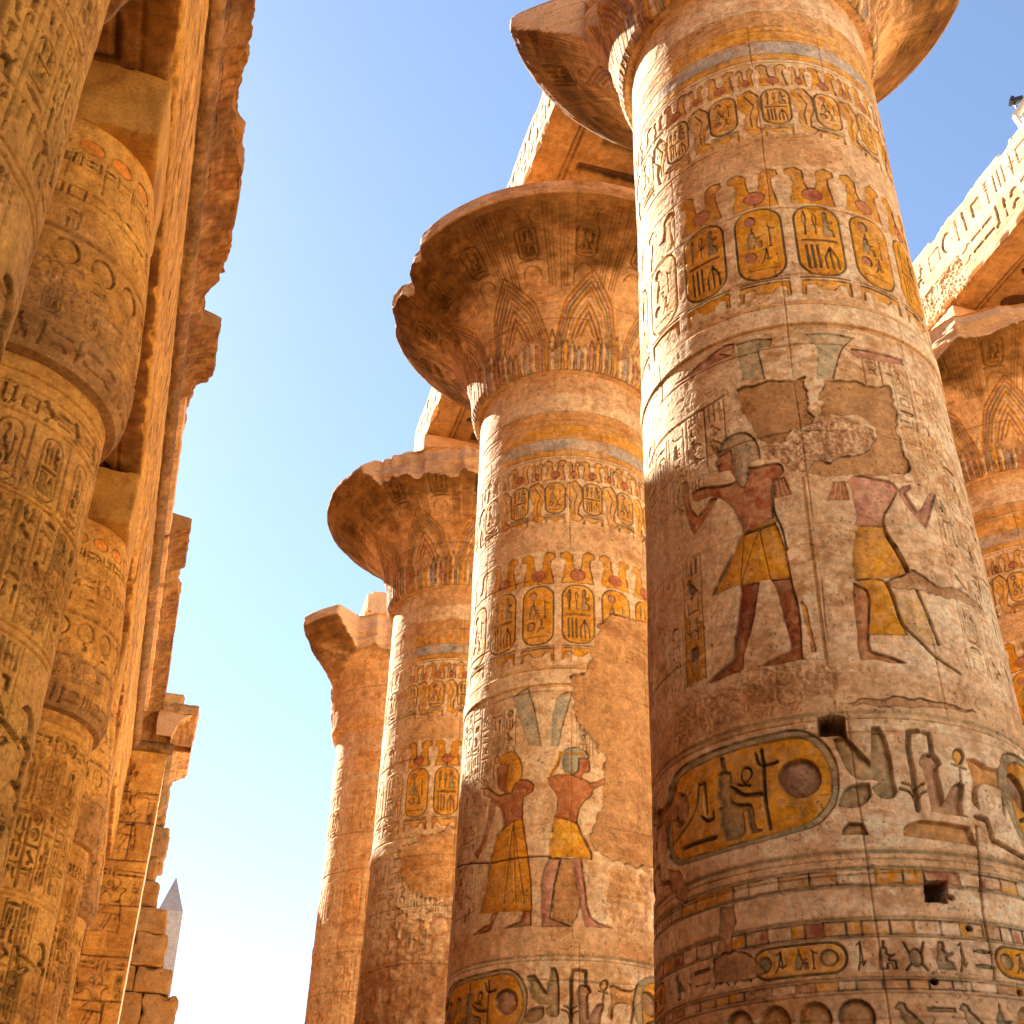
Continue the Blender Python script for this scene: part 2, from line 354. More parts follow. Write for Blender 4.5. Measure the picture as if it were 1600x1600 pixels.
_t("""
a_kilt -0.582 6.785 -0.422 6.797 -0.261 6.824 -0.222 6.68 -0.187 6.442 -0.168 6.173 -0.361 6.19 -0.663 6.217 -0.957 6.209 -0.923 6.291 -0.727 6.562
a_leg1 -0.663 6.213 -0.459 6.196 -0.49 6.097 -0.512 5.97 -0.58 5.702 -0.669 5.472 -0.688 5.351 -0.687 5.313 -0.731 5.295 -0.83 5.296 -0.935 5.282 -1.097 5.29 -1.059 5.314 -0.93 5.368 -0.821 5.419 -0.781 5.457 -0.756 5.628 -0.725 5.8 -0.684 6.011 -0.663 6.125
a_leg2 -0.351 6.18 -0.17 6.174 -0.158 6.045 -0.133 5.856 -0.131 5.598 -0.144 5.411 -0.146 5.287 -0.24 5.279 -0.39 5.272 -0.538 5.29 -0.497 5.304 -0.384 5.346 -0.273 5.378 -0.238 5.415 -0.254 5.595 -0.28 5.78 -0.298 5.954 -0.309 6.076
a_torso -0.468 7.564 -0.394 7.539 -0.272 7.533 -0.166 7.52 -0.124 7.465 -0.137 7.385 -0.207 7.327 -0.247 7.277 -0.271 7.063 -0.271 6.932 -0.264 6.873 -0.576 6.809 -0.584 6.87 -0.604 6.949 -0.659 7.087 -0.704 7.194 -0.82 7.319 -0.89 7.366 -0.995 7.395 -1.092 7.406 -1.156 7.471 -1.169 7.54 -1.099 7.549 -1.002 7.536 -0.882 7.492 -0.769 7.448 -0.66 7.431 -0.605 7.455 -0.626 7.539 -0.598 7.559 -0.474 7.482
a_arm -1.286 7.763 -1.22 7.741 -1.21 7.61 -1.208 7.485 -1.164 7.338 -1.087 7.207 -0.979 7.288 -0.906 7.344 -0.821 7.312 -0.898 7.249 -0.996 7.132 -1.159 7.005 -1.228 7.161 -1.303 7.476 -1.333 7.634 -1.319 7.704
a_face -0.649 7.867 -0.769 7.866 -0.803 7.788 -0.828 7.737 -0.797 7.66 -0.771 7.625 -0.675 7.606 -0.629 7.495 -0.604 7.47 -0.593 7.618
a_wig -0.777 7.854 -0.772 7.915 -0.702 8.009 -0.575 8.042 -0.459 8.005 -0.378 7.897 -0.339 7.76 -0.338 7.628 -0.437 7.637 -0.476 7.544 -0.492 7.413 -0.536 7.338 -0.585 7.371 -0.615 7.504 -0.641 7.7 -0.649 7.867
a_uraeus -0.784 7.857 -0.852 7.938 -0.869 8.018 -0.818 8.001 -0.791 7.956 -0.78 7.903
a_tassel -0.237 7.32 -0.124 7.338 -0.075 7.121 -0.237 7.113
a_staff -0.107 5.851 -0.098 5.889 -0.062 5.819 -0.05 5.624 -0.027 5.345 -0.057 5.349 -0.081 5.628
a_back -0.236 7.26 -0.26 7.06 -0.249 6.912 -0.202 6.73 -0.18 6.473
b_torso 0.465 7.218 0.549 7.305 0.75 7.295 0.923 7.275 0.983 7.196 0.88 7.01 0.785 6.853 0.758 6.73 0.471 6.705 0.511 6.826 0.499 6.985 0.504 7.148
b_arm 0.983 7.196 1.136 7.299 1.138 7.258 1.054 7.172 1.154 6.986 1.199 7.01 1.387 7.28 1.496 7.335 1.429 7.214 1.32 6.989 1.225 6.797 1.168 6.859 1.074 6.974 0.987 7.115
b_kilt 0.504 6.716 0.766 6.731 0.782 6.616 0.835 6.527 0.926 6.257 0.9 6.205 0.674 6.126 0.401 6.102 0.419 6.356
b_apron 0.399 6.083 0.561 6.098 0.682 6.071 0.723 5.928 0.77 5.628 0.792 5.516 0.449 5.498 0.468 5.693 0.497 5.966
b_leg 0.381 6.055 0.497 5.966 0.475 5.693 0.442 5.498 0.433 5.376 0.455 5.324 0.594 5.279 0.736 5.223 0.586 5.219 0.459 5.247 0.343 5.238 0.334 5.341 0.353 5.603 0.358 5.872
b_line 0.782 6.616 0.921 6.228 1.014 5.885 1.087 5.542 1.1 5.474
b_foot 0.682 6.071 0.723 5.928 0.77 5.628 0.904 5.471 1.029 5.337 1.275 5.221
b_flare 0.766 6.731 0.782 6.616 0.921 6.228 1.014 5.885 1.087 5.542 1.098 5.465 0.969 5.465 0.86 5.587 0.77 5.628 0.723 5.928 0.682 6.071 0.9 6.205 0.926 6.257 0.835 6.527 0.768 6.634
b_tassel 0.336 7.218 0.442 7.228 0.462 7.004 0.256 7.007
b_band 0.698 6.073 0.944 6.26 1.208 6.117 1.552 6.192 1.749 6.138 1.97 6.102 1.788 6.078 1.536 6.054 1.187 6.018 0.988 6.026 0.722 6.02
pl1 -0.493 8.605 -0.103 8.627 0.187 8.577 0.207 8.296 0.166 8.14 0.231 8.07 0.174 7.98 0.027 7.937 -0.107 7.776 -0.273 7.818 -0.447 8.161 -0.484 8.37
pl2 0.381 8.549 1.157 8.568 1.134 8.122 1.17 7.542 1.145 7.413 0.47 7.298 0.107 7.344 0.168 7.487 0.355 7.507 0.6 7.576 0.853 7.765 0.869 7.956 0.744 8.075 0.568 8.07 0.405 8.127 0.281 8.098 0.354 8.32
rough1 -0.087 7.74 0.278 8.067 0.568 8.07 0.869 7.956 0.853 7.765 0.6 7.576 0.165 7.457 0.107 7.344 -0.071 7.402 -0.304 7.734
rough2 1.134 8.122 1.563 8.104 1.826 7.702 1.925 7.296 1.491 7.269 1.233 7.411
rough3 -0.528 5.298 0.137 5.235 0.113 4.853 -0.513 4.928
plume1 0.277 9.198 0.509 9.214 0.797 9.181 0.67 9.039 0.599 8.893 0.494 8.567 0.321 8.567 0.358 8.783 0.372 9.021
plume2 -0.473 9.231 -0.309 9.237 -0.079 9.184 -0.113 9.089 -0.242 9.092 -0.202 8.653 -0.431 8.714 -0.465 8.967
wingR 0.746 9.016 0.971 9.033 1.389 9.069 1.408 8.992 1.07 8.926 0.759 8.916
wingL -0.504 9.191 -0.676 9.203 -0.538 9.102 -1.109 9.103 -1.305 9.129 -1.107 9.137 -0.612 9.277 -0.499 9.26
kcart -1.782 4.322 -1.692 4.498 -1.486 4.581 -1.141 4.594 -0.777 4.597 -0.488 4.603 -0.326 4.607 -0.174 4.565 -0.054 4.45 0.017 4.281 0.026 4.098 -0.015 3.901 -0.105 3.777 -0.219 3.703 -0.411 3.664 -0.731 3.636 -1.102 3.625 -1.462 3.648 -1.621 3.685 -1.733 3.779 -1.803 3.979 -1.821 4.165
kin -1.68 4.272 -1.612 4.431 -1.45 4.506 -1.116 4.524 -0.782 4.532 -0.493 4.539 -0.332 4.543 -0.2 4.509 -0.109 4.409 -0.044 4.263 -0.027 4.103 -0.065 3.927 -0.15 3.815 -0.244 3.749 -0.427 3.711 -0.728 3.68 -1.099 3.674 -1.441 3.698 -1.595 3.746 -1.678 3.877
kdisc -0.453 4.18 -0.396 4.29 -0.264 4.326 -0.153 4.264 -0.113 4.128 -0.168 4.016 -0.296 3.978 -0.408 4.041
kdisc2 -1.694 4.241 -1.64 4.343 -1.53 4.346 -1.427 4.267 -1.406 4.14 -1.449 4.048 -1.558 4.026 -1.653 4.106
kfig -1.021 4.35 -0.972 4.365 -0.896 4.337 -0.888 4.264 -0.917 4.214 -0.857 4.18 -0.765 4.104 -0.618 4.087 -0.61 4.051 -0.744 4.071 -0.813 4.105 -0.882 4.169 -0.906 4.106 -0.878 4.047 -0.819 4.02 -0.716 3.99 -0.696 3.884 -0.687 3.77 -0.634 3.743 -0.724 3.734 -0.741 3.804 -0.753 3.953 -0.8 3.953 -0.79 3.771 -0.84 3.727 -1.002 3.733 -1.021 3.839 -1.04 3.947 -1.034 4.037 -0.994 4.049 -1.041 4.144 -1.02 4.255
kfea -0.99 4.502 -0.951 4.49 -0.933 4.36 -0.972 4.371
kwas -0.588 4.471 -0.579 4.304 -0.59 4.03 -0.569 3.747
kwash -0.641 4.448 -0.62 4.348 -0.566 4.324 -0.456 4.331
kankh -0.788 4.284 -0.767 4.332 -0.736 4.341 -0.697 4.308 -0.695 4.261 -0.722 4.221 -0.765 4.197 -0.785 4.237
kankb -0.83 4.202 -0.714 4.167
kmes -1.176 4.032 -1.189 4.319 -1.267 4.333 -1.293 4.163 -1.404 4.022 -1.63 3.908
kmes2 -1.238 4.016 -1.181 3.964 -1.108 3.966 -1.105 4.023
kzig -1.53 3.806 -1.399 3.806 -1.236 3.797 -1.091 3.79
mwing 0.022 4.477 0.123 4.493 0.298 4.232 0.343 4.58 0.403 4.574 0.44 4.475 0.458 4.245 0.455 4.086 0.462 3.997 0.444 3.942 0.393 3.919 0.318 3.941 0.276 4.019 0.346 4.074 0.271 4.097 0.175 4.1 0.098 4.195 0.056 4.335
mseed 0.003 3.866 0.023 3.953 0.089 4.026 0.179 4.055 0.256 4.053 0.257 3.953 0.206 3.888 0.116 3.848
mstem 0.723 4.556 0.646 4.543 0.617 4.39 0.621 4.184 0.615 4.049 0.617 3.938 0.61 3.828
mlf1 0.521 4.061 0.587 4.036 0.606 3.959
mlf2 0.494 4.009 0.569 3.979 0.603 3.882
mlf3 0.694 4.066 0.637 4.028 0.611 3.96
mlf4 0.709 4 0.646 3.962 0.617 3.872
mfig 0.741 4.342 0.839 4.347 0.885 4.267 0.837 4.215 0.843 4.069 0.845 3.903 0.941 4.059 1.021 4.116 1.058 4.1 1.004 3.924 0.995 3.823 1.037 3.808 0.726 3.825 0.725 4.001 0.715 4.191 0.693 4.246
mstick 0.775 4.543 0.818 4.537 0.814 4.361
mankh 1.011 4.354 1.049 4.425 1.1 4.434 1.118 4.373 1.069 4.289 1.036 4.301
mankb 0.985 4.281 1.111 4.256
manks 1.054 4.246 1.039 4.119
manim 1.145 4.355 1.226 4.371 1.353 4.33 1.491 4.341 1.573 4.446 1.654 4.422 1.678 4.335 1.583 4.169 1.509 4.092 1.438 3.862 1.442 3.975 1.477 4.141 1.348 4.157 1.264 4.15 1.182 4.076 1.164 3.895 1.106 3.962 1.162 4.152 1.152 4.276
mbask 0.483 3.671 0.609 3.73 1.03 3.72 1.065 3.564 0.931 3.567 0.724 3.578 0.472 3.596
mloaf 0.008 3.649 0.052 3.71 0.165 3.704 0.19 3.607 0.004 3.617
mhand 1.123 3.822 1.221 3.817 1.239 3.636 1.571 3.554
hole1 -0.085 4.69 -0.007 4.705 0.13 4.67 0.131 4.504 -0.088 4.512
hole2 0.573 3.221 0.744 3.232 0.712 3.054 0.546 3.054
sh 0.752 3.095 0.854 2.858 0.512 2.427 1.187 2.398
crack1 1.096 3.742 1.054 3.406 0.998 3.003 0.998 2.718 0.985 2.477
crack2 -2.014 8.459 -1.725 8.542 -1.278 8.542 -1.003 8.541 -0.779 8.57 -0.674 8.601
brown1 -1.821 3.695 -1.55 3.61 -1.484 3.439 -1.457 3.303 -1.685 3.432
brown2 -1.059 3.163 -0.917 3.133 -0.989 2.769 -1.135 2.778
brown3 -1.161 2.763 -0.855 2.755 -0.704 2.55 -0.915 2.525 -1.175 2.551
brown4 0.13 4.824 0.595 4.87 0.986 4.87 1.363 4.846 0.974 4.809 0.44 4.781
c_cap -1.172 7.769 -1.071 7.832 -0.876 7.835 -0.743 7.677 -0.703 7.497 -0.734 7.364 -0.822 7.311 -0.889 7.152 -0.983 7.171 -0.993 7.413 -0.964 7.65 -1.146 7.675
c_face -1.147 7.685 -0.964 7.657 -0.989 7.395 -0.972 7.169 -1.148 7.293 -1.169 7.454 -1.192 7.564 -1.178 7.63
c_torso -0.823 7.362 -0.613 7.329 -0.511 7.232 -0.526 7.132 -0.675 7.067 -0.683 6.751 -0.98 6.634 -1.017 6.807 -1.111 6.961 -1.291 7.14 -1.465 7.239 -1.501 7.371 -1.35 7.345 -1.121 7.167 -0.972 7.169 -0.89 7.187
c_arm -1.314 7.146 -1.175 7.01 -1.264 6.695 -1.378 6.392 -1.513 6.246 -1.628 6.325 -1.479 6.45 -1.357 6.751 -1.328 7.014
c_kilt -0.998 6.621 -0.683 6.734 -0.606 6.285 -0.531 5.772 -0.506 5.295 -1.394 5.362 -1.293 5.793 -1.165 6.442
c_leg1 -1.106 5.335 -1.038 5.324 -1.133 5.145 -1.187 5.078 -1.512 5.079 -1.335 5.15 -1.194 5.185 -1.164 5.345
c_leg2 -0.645 5.31 -0.521 5.299 -0.511 5.085 -0.915 5.082 -0.657 5.157
c_fl0 -1.425 7.383 -1.598 7.541 -1.638 7.66
c_fl1 -1.425 7.383 -1.518 7.586 -1.498 7.668
c_fl2 -1.425 7.383 -1.387 7.547 -1.37 7.647
c_fl3 -1.425 7.383 -1.312 7.491 -1.294 7.573
c_fl4 -1.724 7.266 -1.985 7.531 -2.121 7.724
c_fl5 -1.724 7.266 -1.68 7.462 -1.763 7.63
e_cap -0.067 7.719 -0.004 7.806 0.155 7.828 0.299 7.767 0.346 7.667 0.186 7.655 0.168 7.448 0.089 7.394 -0.036 7.409 -0.073 7.547
e_band -0.115 7.748 0.123 7.722 0.331 7.735
e_rib -0.099 7.72 -0.146 7.548 -0.256 7.364
e_face 0.17 7.655 0.33 7.665 0.351 7.581 0.336 7.442 0.246 7.401 0.214 7.297 0.089 7.377 0.168 7.448
e_torso -0.287 7.332 -0.13 7.376 0.089 7.377 0.245 7.316 0.371 7.258 0.602 7.37 0.634 7.29 0.401 7.159 0.368 7.056 0.256 6.947 0.178 6.81 0.145 6.612 -0.189 6.676 -0.144 6.839 -0.16 7.039 -0.27 7.212
e_kilt -0.189 6.709 0.13 6.611 0.204 6.452 0.352 6.142 0.35 6.047 0.081 6.081 -0.246 6.067 -0.262 6.194 -0.218 6.449
e_leg1 -0.261 6.068 -0.096 6.048 -0.184 5.66 -0.239 5.175 0.047 5.055 -0.354 5.06 -0.374 5.453 -0.348 5.821
e_mid -0.082 6.048 0.081 6.049 0.195 5.603 0.134 5.206 0.076 5.1 -0.21 5.175 -0.169 5.659
e_leg2 0.081 6.065 0.2 6.069 0.254 5.606 0.335 5.187 0.631 5.065 0.247 5.062 0.137 5.6
c_plaster 0.803 10.313 1.401 10.384 2.594 10.769 1.722 6.195 1.129 6.047 0.696 6.068 0.502 6.141 0.365 6.423 0.52 6.892 0.592 7.739 0.442 7.934 0.146 8.349 0.079 9.082 0.34 9.203 0.469 9.833
c_rough 0.592 5.909 1.311 5.94 1.244 5.026 0.663 5.072 0.531 5.427
c_crack -2.329 6.337 -1.737 6.224 -1.229 6.115 -0.851 6.11 -0.522 6.101 -0.246 6.083
c_blue1 -0.917 8.79 -0.632 8.904 -0.515 8.49 -0.402 7.871 -0.61 7.896
c_blue2 -0.155 8.684 0.098 8.796 -0.054 8.235 -0.133 7.855 -0.251 7.86
""")
def _smooth(P, closed, n=3):
    Q = []; m = len(P)
    def corner(i):
        if not closed and (i == 0 or i == m-1): return True
        a, b, c = P[(i-1) % m], P[i], P[(i+1) % m]
        v = (b[0]-a[0], b[1]-a[1]); w = (c[0]-b[0], c[1]-b[1]); d = math.hypot(*v)*math.hypot(*w)+1e-12
        return (v[0]*w[0]+v[1]*w[1])/d < .45
    for i in range(m if closed else m-1):
        a, b = P[i], P[(i+1) % m]; z, c = P[(i-1) % m], P[(i+2) % m]; L = math.dist(a, b)
        def tg(p, q): d = math.dist(p, q)+1e-9; return ((q[0]-p[0])/d*L, (q[1]-p[1])/d*L)
        ta = (b[0]-a[0], b[1]-a[1]) if corner(i) else tg(z, b); tb = (b[0]-a[0], b[1]-a[1]) if corner((i+1) % m) else tg(a, c)
        for k in range(n):
            t = k/n; h1 = 2*t**3-3*t**2+1; h2 = t**3-2*t**2+t; h3 = -2*t**3+3*t**2; h4 = t**3-t**2
            Q.append((h1*a[0]+h2*ta[0]+h3*b[0]+h4*tb[0], h1*a[1]+h2*ta[1]+h3*b[1]+h4*tb[1]))
    if not closed: Q.append(P[-1])
    return Q
_LINES = {'kwas', 'kwash', 'kankb', 'kmes', 'kmes2', 'kzig', 'mstem', 'mlf1', 'mlf2', 'mlf3', 'mlf4', 'mstick', 'mhand', 'b_line', 'b_foot', 'e_rib', 'e_band', 'a_back'}
RAW = {k: T[k] for k in ('a_kilt', 'c_kilt', 'a_face', 'a_tassel', 'b_tassel')}
for k in list(T):
    if k in ('sh', 'hole1', 'hole2', 'a_tassel', 'b_tassel', 'mloaf', 'kfea') or len(T[k]) < 3: continue
    T[k] = _smooth(T[k], k not in _LINES and not k.startswith(('c_fl', 'crack', 'c_crack')))# ------------------------------------------------------------------ materials
def stone_mat(name, bump=.012, scale=22.0, rough=.92):
    m = bpy.data.materials.new(name); m.use_nodes = True; N = m.node_tree.nodes; L = m.node_tree.links
    b = N['Principled BSDF']; b.inputs['Roughness'].default_value = rough
    if 'Specular IOR Level' in b.inputs: b.inputs['Specular IOR Level'].default_value = .2
    at = N.new('ShaderNodeAttribute'); at.attribute_name = 'pigment'
    tc = N.new('ShaderNodeTexCoord')
    n1 = N.new('ShaderNodeTexNoise'); n1.inputs['Scale'].default_value = scale; n1.inputs['Detail'].default_value = 8; n1.inputs['Roughness'].default_value = .65
    n2 = N.new('ShaderNodeTexNoise'); n2.inputs['Scale'].default_value = 3.1; n2.inputs['Detail'].default_value = 6
    L.new(tc.outputs['Object'], n1.inputs['Vector']); L.new(tc.outputs['Object'], n2.inputs['Vector'])
    r1 = N.new('ShaderNodeMapRange'); r1.inputs[1].default_value = .3; r1.inputs[2].default_value = .7; r1.inputs[3].default_value = .74; r1.inputs[4].default_value = 1.2
    L.new(n1.outputs['Fac'], r1.inputs[0])
    r2 = N.new('ShaderNodeMapRange'); r2.inputs[1].default_value = .3; r2.inputs[2].default_value = .7; r2.inputs[3].default_value = .88; r2.inputs[4].default_value = 1.1
    L.new(n2.outputs['Fac'], r2.inputs[0])
    mu = N.new('ShaderNodeMath'); mu.operation = 'MULTIPLY'; L.new(r1.outputs[0], mu.inputs[0]); L.new(r2.outputs[0], mu.inputs[1])
    # pock marks and grit: thresholded noise, gathered in patches
    n3 = N.new('ShaderNodeTexNoise'); n3.inputs['Scale'].default_value = scale*1.1; n3.inputs['Detail'].default_value = 4; L.new(tc.outputs['Object'], n3.inputs['Vector'])
    n4 = N.new('ShaderNodeTexNoise'); n4.inputs['Scale'].default_value = 1.7; n4.inputs['Detail'].default_value = 5; n4.inputs['Roughness'].default_value = .7; L.new(tc.outputs['Object'], n4.inputs['Vector'])
    r3 = N.new('ShaderNodeMapRange'); r3.inputs[1].default_value = .60; r3.inputs[2].default_value = .66; r3.inputs[3].default_value = 0; r3.inputs[4].default_value = 1; L.new(n3.outputs['Fac'], r3.inputs[0])
    r4 = N.new('ShaderNodeMapRange'); r4.inputs[1].default_value = .42; r4.inputs[2].default_value = .62; r4.inputs[3].default_value = .05; r4.inputs[4].default_value = .8; L.new(n4.outputs['Fac'], r4.inputs[0])
    pk = N.new('ShaderNodeMath'); pk.operation = 'MULTIPLY'; L.new(r3.outputs[0], pk.inputs[0]); L.new(r4.outputs[0], pk.inputs[1])
    pm = N.new('ShaderNodeMath'); pm.operation = 'MULTIPLY_ADD'; pm.inputs[1].default_value = -.55; pm.inputs[2].default_value = 1.0; L.new(pk.outputs[0], pm.inputs[0])
    mu2 = N.new('ShaderNodeMath'); mu2.operation = 'MULTIPLY'; L.new(mu.outputs[0], mu2.inputs[0]); L.new(pm.outputs[0], mu2.inputs[1]); mu = mu2
    hs = N.new('ShaderNodeMath'); hs.operation = 'MULTIPLY_ADD'; hs.inputs[1].default_value = -1.2; L.new(pk.outputs[0], hs.inputs[0]); L.new(n1.outputs['Fac'], hs.inputs[2])
    vm = N.new('ShaderNodeVectorMath'); vm.operation = 'SCALE'; L.new(at.outputs['Color'], vm.inputs[0]); L.new(mu.outputs[0], vm.inputs['Scale'])
    L.new(vm.outputs[0], b.inputs['Base Color'])
    bp = N.new('ShaderNodeBump'); bp.inputs['Distance'].default_value = bump; bp.inputs['Strength'].default_value = .8
    L.new(hs.outputs[0], bp.inputs['Height']); L.new(bp.outputs[0], b.inputs['Normal'])
    return m
M_STONE = stone_mat('carved_sandstone')
M_ROUGH = stone_mat('weathered_sandstone', .03, 9.0)
def plain_mat(name, col, rough=.6, metal=0.0, nscale=6.0):
    m = bpy.data.materials.new(name); m.use_nodes = True; N = m.node_tree.nodes; L = m.node_tree.links
    b = N['Principled BSDF']; b.inputs['Roughness'].default_value = rough; b.inputs['Metallic'].default_value = metal
    n = N.new('ShaderNodeTexNoise'); n.inputs['Scale'].default_value = nscale; n.inputs['Detail'].default_value = 8
    cr = N.new('ShaderNodeValToRGB'); cr.color_ramp.elements[0].position = .3; cr.color_ramp.elements[1].position = .7
    cr.color_ramp.elements[0].color = (*[c*.75 for c in col], 1); cr.color_ramp.elements[1].color = (*[min(1, c*1.2) for c in col], 1)
    tc = N.new('ShaderNodeTexCoord'); L.new(tc.outputs['Object'], n.inputs['Vector'])
    L.new(n.outputs['Fac'], cr.inputs[0]); L.new(cr.outputs[0], b.inputs['Base Color'])
    bp = N.new('ShaderNodeBump'); bp.inputs['Distance'].default_value = .03; L.new(n.outputs['Fac'], bp.inputs['Height']); L.new(bp.outputs[0], b.inputs['Normal'])
    return m

# ------------------------------------------------------------------ mesh building
class MB:
    """collects displaced grids into ONE mesh"""
    def __init__(s): s.P = []; s.C = []; s.Q = []; s.n = 0
    def grid(s, P, col, closed=False, flip=False):
        nr, nc = P.shape[:2]; idx = np.arange(nr*nc).reshape(nr, nc)+s.n
        if closed: idx = np.concatenate([idx, idx[:, :1]], 1)
        q = np.stack([idx[:-1, :-1], idx[:-1, 1:], idx[1:, 1:], idx[1:, :-1]], -1).reshape(-1, 4)
        if flip: q = q[:, ::-1]
        s.P.append(P.reshape(-1, 3)); s.C.append(np.broadcast_to(col, P.shape).reshape(-1, 3)); s.Q.append(q); s.n += nr*nc
    def build(s, name, mat, parent=None, smooth=True):
        P = np.concatenate(s.P).astype(np.float32); Cc = np.concatenate(s.C).astype(np.float32); Q = np.concatenate(s.Q).astype(np.int32)
        if parent is not None: P = P-np.array(parent.location, np.float32)
        me = bpy.data.meshes.new(name)
        me.vertices.add(len(P)); me.vertices.foreach_set('co', P.ravel())
        me.loops.add(len(Q)*4); me.loops.foreach_set('vertex_index', Q.ravel())
        me.polygons.add(len(Q)); me.polygons.foreach_set('loop_start', np.arange(len(Q), dtype=np.int32)*4)
        me.polygons.foreach_set('use_smooth', np.full(len(Q), smooth))
        me.update(calc_edges=True)
        a = me.color_attributes.new('pigment', 'FLOAT_COLOR', 'POINT')
        a.data.foreach_set('color', np.concatenate([Cc, np.ones((len(Cc), 1), np.float32)], 1).ravel())
        me.materials.append(mat)
        o = bpy.data.objects.new(name, me); COLL.objects.link(o)
        if parent is not None: o.parent = parent
        return o
def frame_of(cx, cy):
    az = math.atan2(cx, cy); return np.array([-math.sin(az), -math.cos(az)]), np.array([math.cos(az), -math.sin(az)])
def pick(n, lo, hi, stride):
    """all indices in [lo, hi], every stride-th outside"""
    return np.unique(np.concatenate([np.arange(0, n, stride), np.arange(max(0, lo), min(n, hi)), [n-1]]))
def shaft_mesh(cv, cx, cy, prof, RU, parent, umax=3.0, zlo=1.5, stride=5, ulo=None, mat=None, zhi=None):
    f, r = frame_of(cx, cy); RUf = RU
    ci = pick(cv.W, int(((-umax if ulo is None else ulo)-cv.u0)*cv.ru), int((umax-cv.u0)*cv.ru), stride)
    ri = pick(cv.H, int((zlo-cv.v0)*cv.rv), cv.H if zhi is None else int((zhi-cv.v0)*cv.rv), stride)
    u = cv.u0+ci/cv.ru; z = cv.v0+ri/cv.rv
    phi = u/RU; R = prof(z)[:, None]+cv.h[np.ix_(ri, ci)]
    d = np.cos(phi)[:, None]*f+np.sin(phi)[:, None]*r
    P = np.empty((len(ri), len(ci), 3)); P[..., :2] = np.array([cx, cy])+R[..., None]*d[None]; P[..., 2] = z[:, None]
    mb = MB(); P = P[:, :-1]; mb.grid(P, cv.c[np.ix_(ri, ci)][:, :-1], closed=True)
    return mb.build('shaft', mat or M_STONE, parent)
def disc_mesh(name, cx, cy, rings, parent, col, mat, seed=0, n=96, amp=.03):
    """lathe through (r, z) points with weathered surface"""
    t = np.linspace(0, 2*np.pi, n, endpoint=False); rr = np.array(rings, float)
    P = np.empty((len(rr), n, 3)); P[..., 0] = cx+rr[:, :1]*np.cos(t); P[..., 1] = cy+rr[:, :1]*np.sin(t); P[..., 2] = rr[:, 1:2]
    nz = (fbm3(P, .5, seed)-.5)*amp*2; P[..., 0] += nz*np.cos(t); P[..., 1] += nz*np.sin(t)
    mb = MB(); mb.grid(P, col*(.8+.4*fbm3(P, .4, seed+3))[..., None], closed=True); return mb.build(name, mat, parent)
def resample(pts, step):
    p = np.array(pts, float); s = np.concatenate([[0], np.cumsum(np.hypot(*np.diff(p, axis=0).T))])
    n = max(2, int(s[-1]/step)); q = np.linspace(0, s[-1], n+1); q = np.unique(np.concatenate([q, s]))
    return np.stack([np.interp(q, s, p[:, 0]), np.interp(q, s, p[:, 1])], 1), q, s
def block(name, b0, b1, parent=None, col=STONE, res=.12, rnd=.06, amp=.03, seed=0, mat=None, mb=None, chip=.0, yaw=0.0, alt=TAN, relief=0):
    """weathered stone block with rounded, chipped arrises"""
    own = mb is None; mb = mb or MB(); b0 = np.array(b0, float); b1 = np.array(b1, float); c = (b0+b1)/2; h = (b1-b0)/2
    rnd = min(rnd, h.min()*.6)
    for ax in range(3):
        for sg in (-1, 1):
            a, b = [(1, 2), (2, 0), (0, 1)][ax]
            na, nb = max(3, int(2*h[a]/res)), max(3, int(2*h[b]/res))
            A, B = np.meshgrid(np.linspace(-1, 1, na+1), np.linspace(-1, 1, nb+1), indexing='ij')
            # pull a few rows to the very edge so the rounding is smooth
            A = np.sign(A)*np.abs(A)**.8; B = np.sign(B)*np.abs(B)**.8
            P = np.zeros(A.shape+(3,)); P[..., ax] = sg; P[..., a] = A; P[..., b] = B
            P = P*h; W = P+c
            rr = rnd*(1+chip*6*np.clip(fbm3(W, .7, seed+11)-.55, 0, 1)*4)
            rr = np.minimum(rr, h.min()*.9)[..., None]
            q = np.clip(P, -(h-rr), h-rr); dv = P-q; L = np.linalg.norm(dv, axis=-1, keepdims=True)+1e-9
            nrm = dv/L; P = q+nrm*rr
            W = P+c; P = P+nrm*((fbm3(W, .45, seed, 4)-.5)*2*amp)[..., None]
            if relief:
                P = P-nrm*(relief*sstep(.62, .7, fbm3(W*[1, 1, 1], .25, seed+5, 2)))[..., None]
            k = np.clip((fbm3(W, .8, seed+7)-.45)*3.5, 0, 1)[..., None]
            colr = (col*(1-k)+alt*k)*(.75+.5*fbm3(W, .15, seed+8))[..., None]
            if yaw:
                cs, sn = math.cos(yaw), math.sin(yaw); P = np.stack([P[..., 0]*cs-P[..., 1]*sn, P[..., 0]*sn+P[..., 1]*cs, P[..., 2]], -1)
            mb.grid(P+c, colr, flip=(sg < 0))
    if own: return mb.build(name, mat or M_STONE, parent)
    return mb

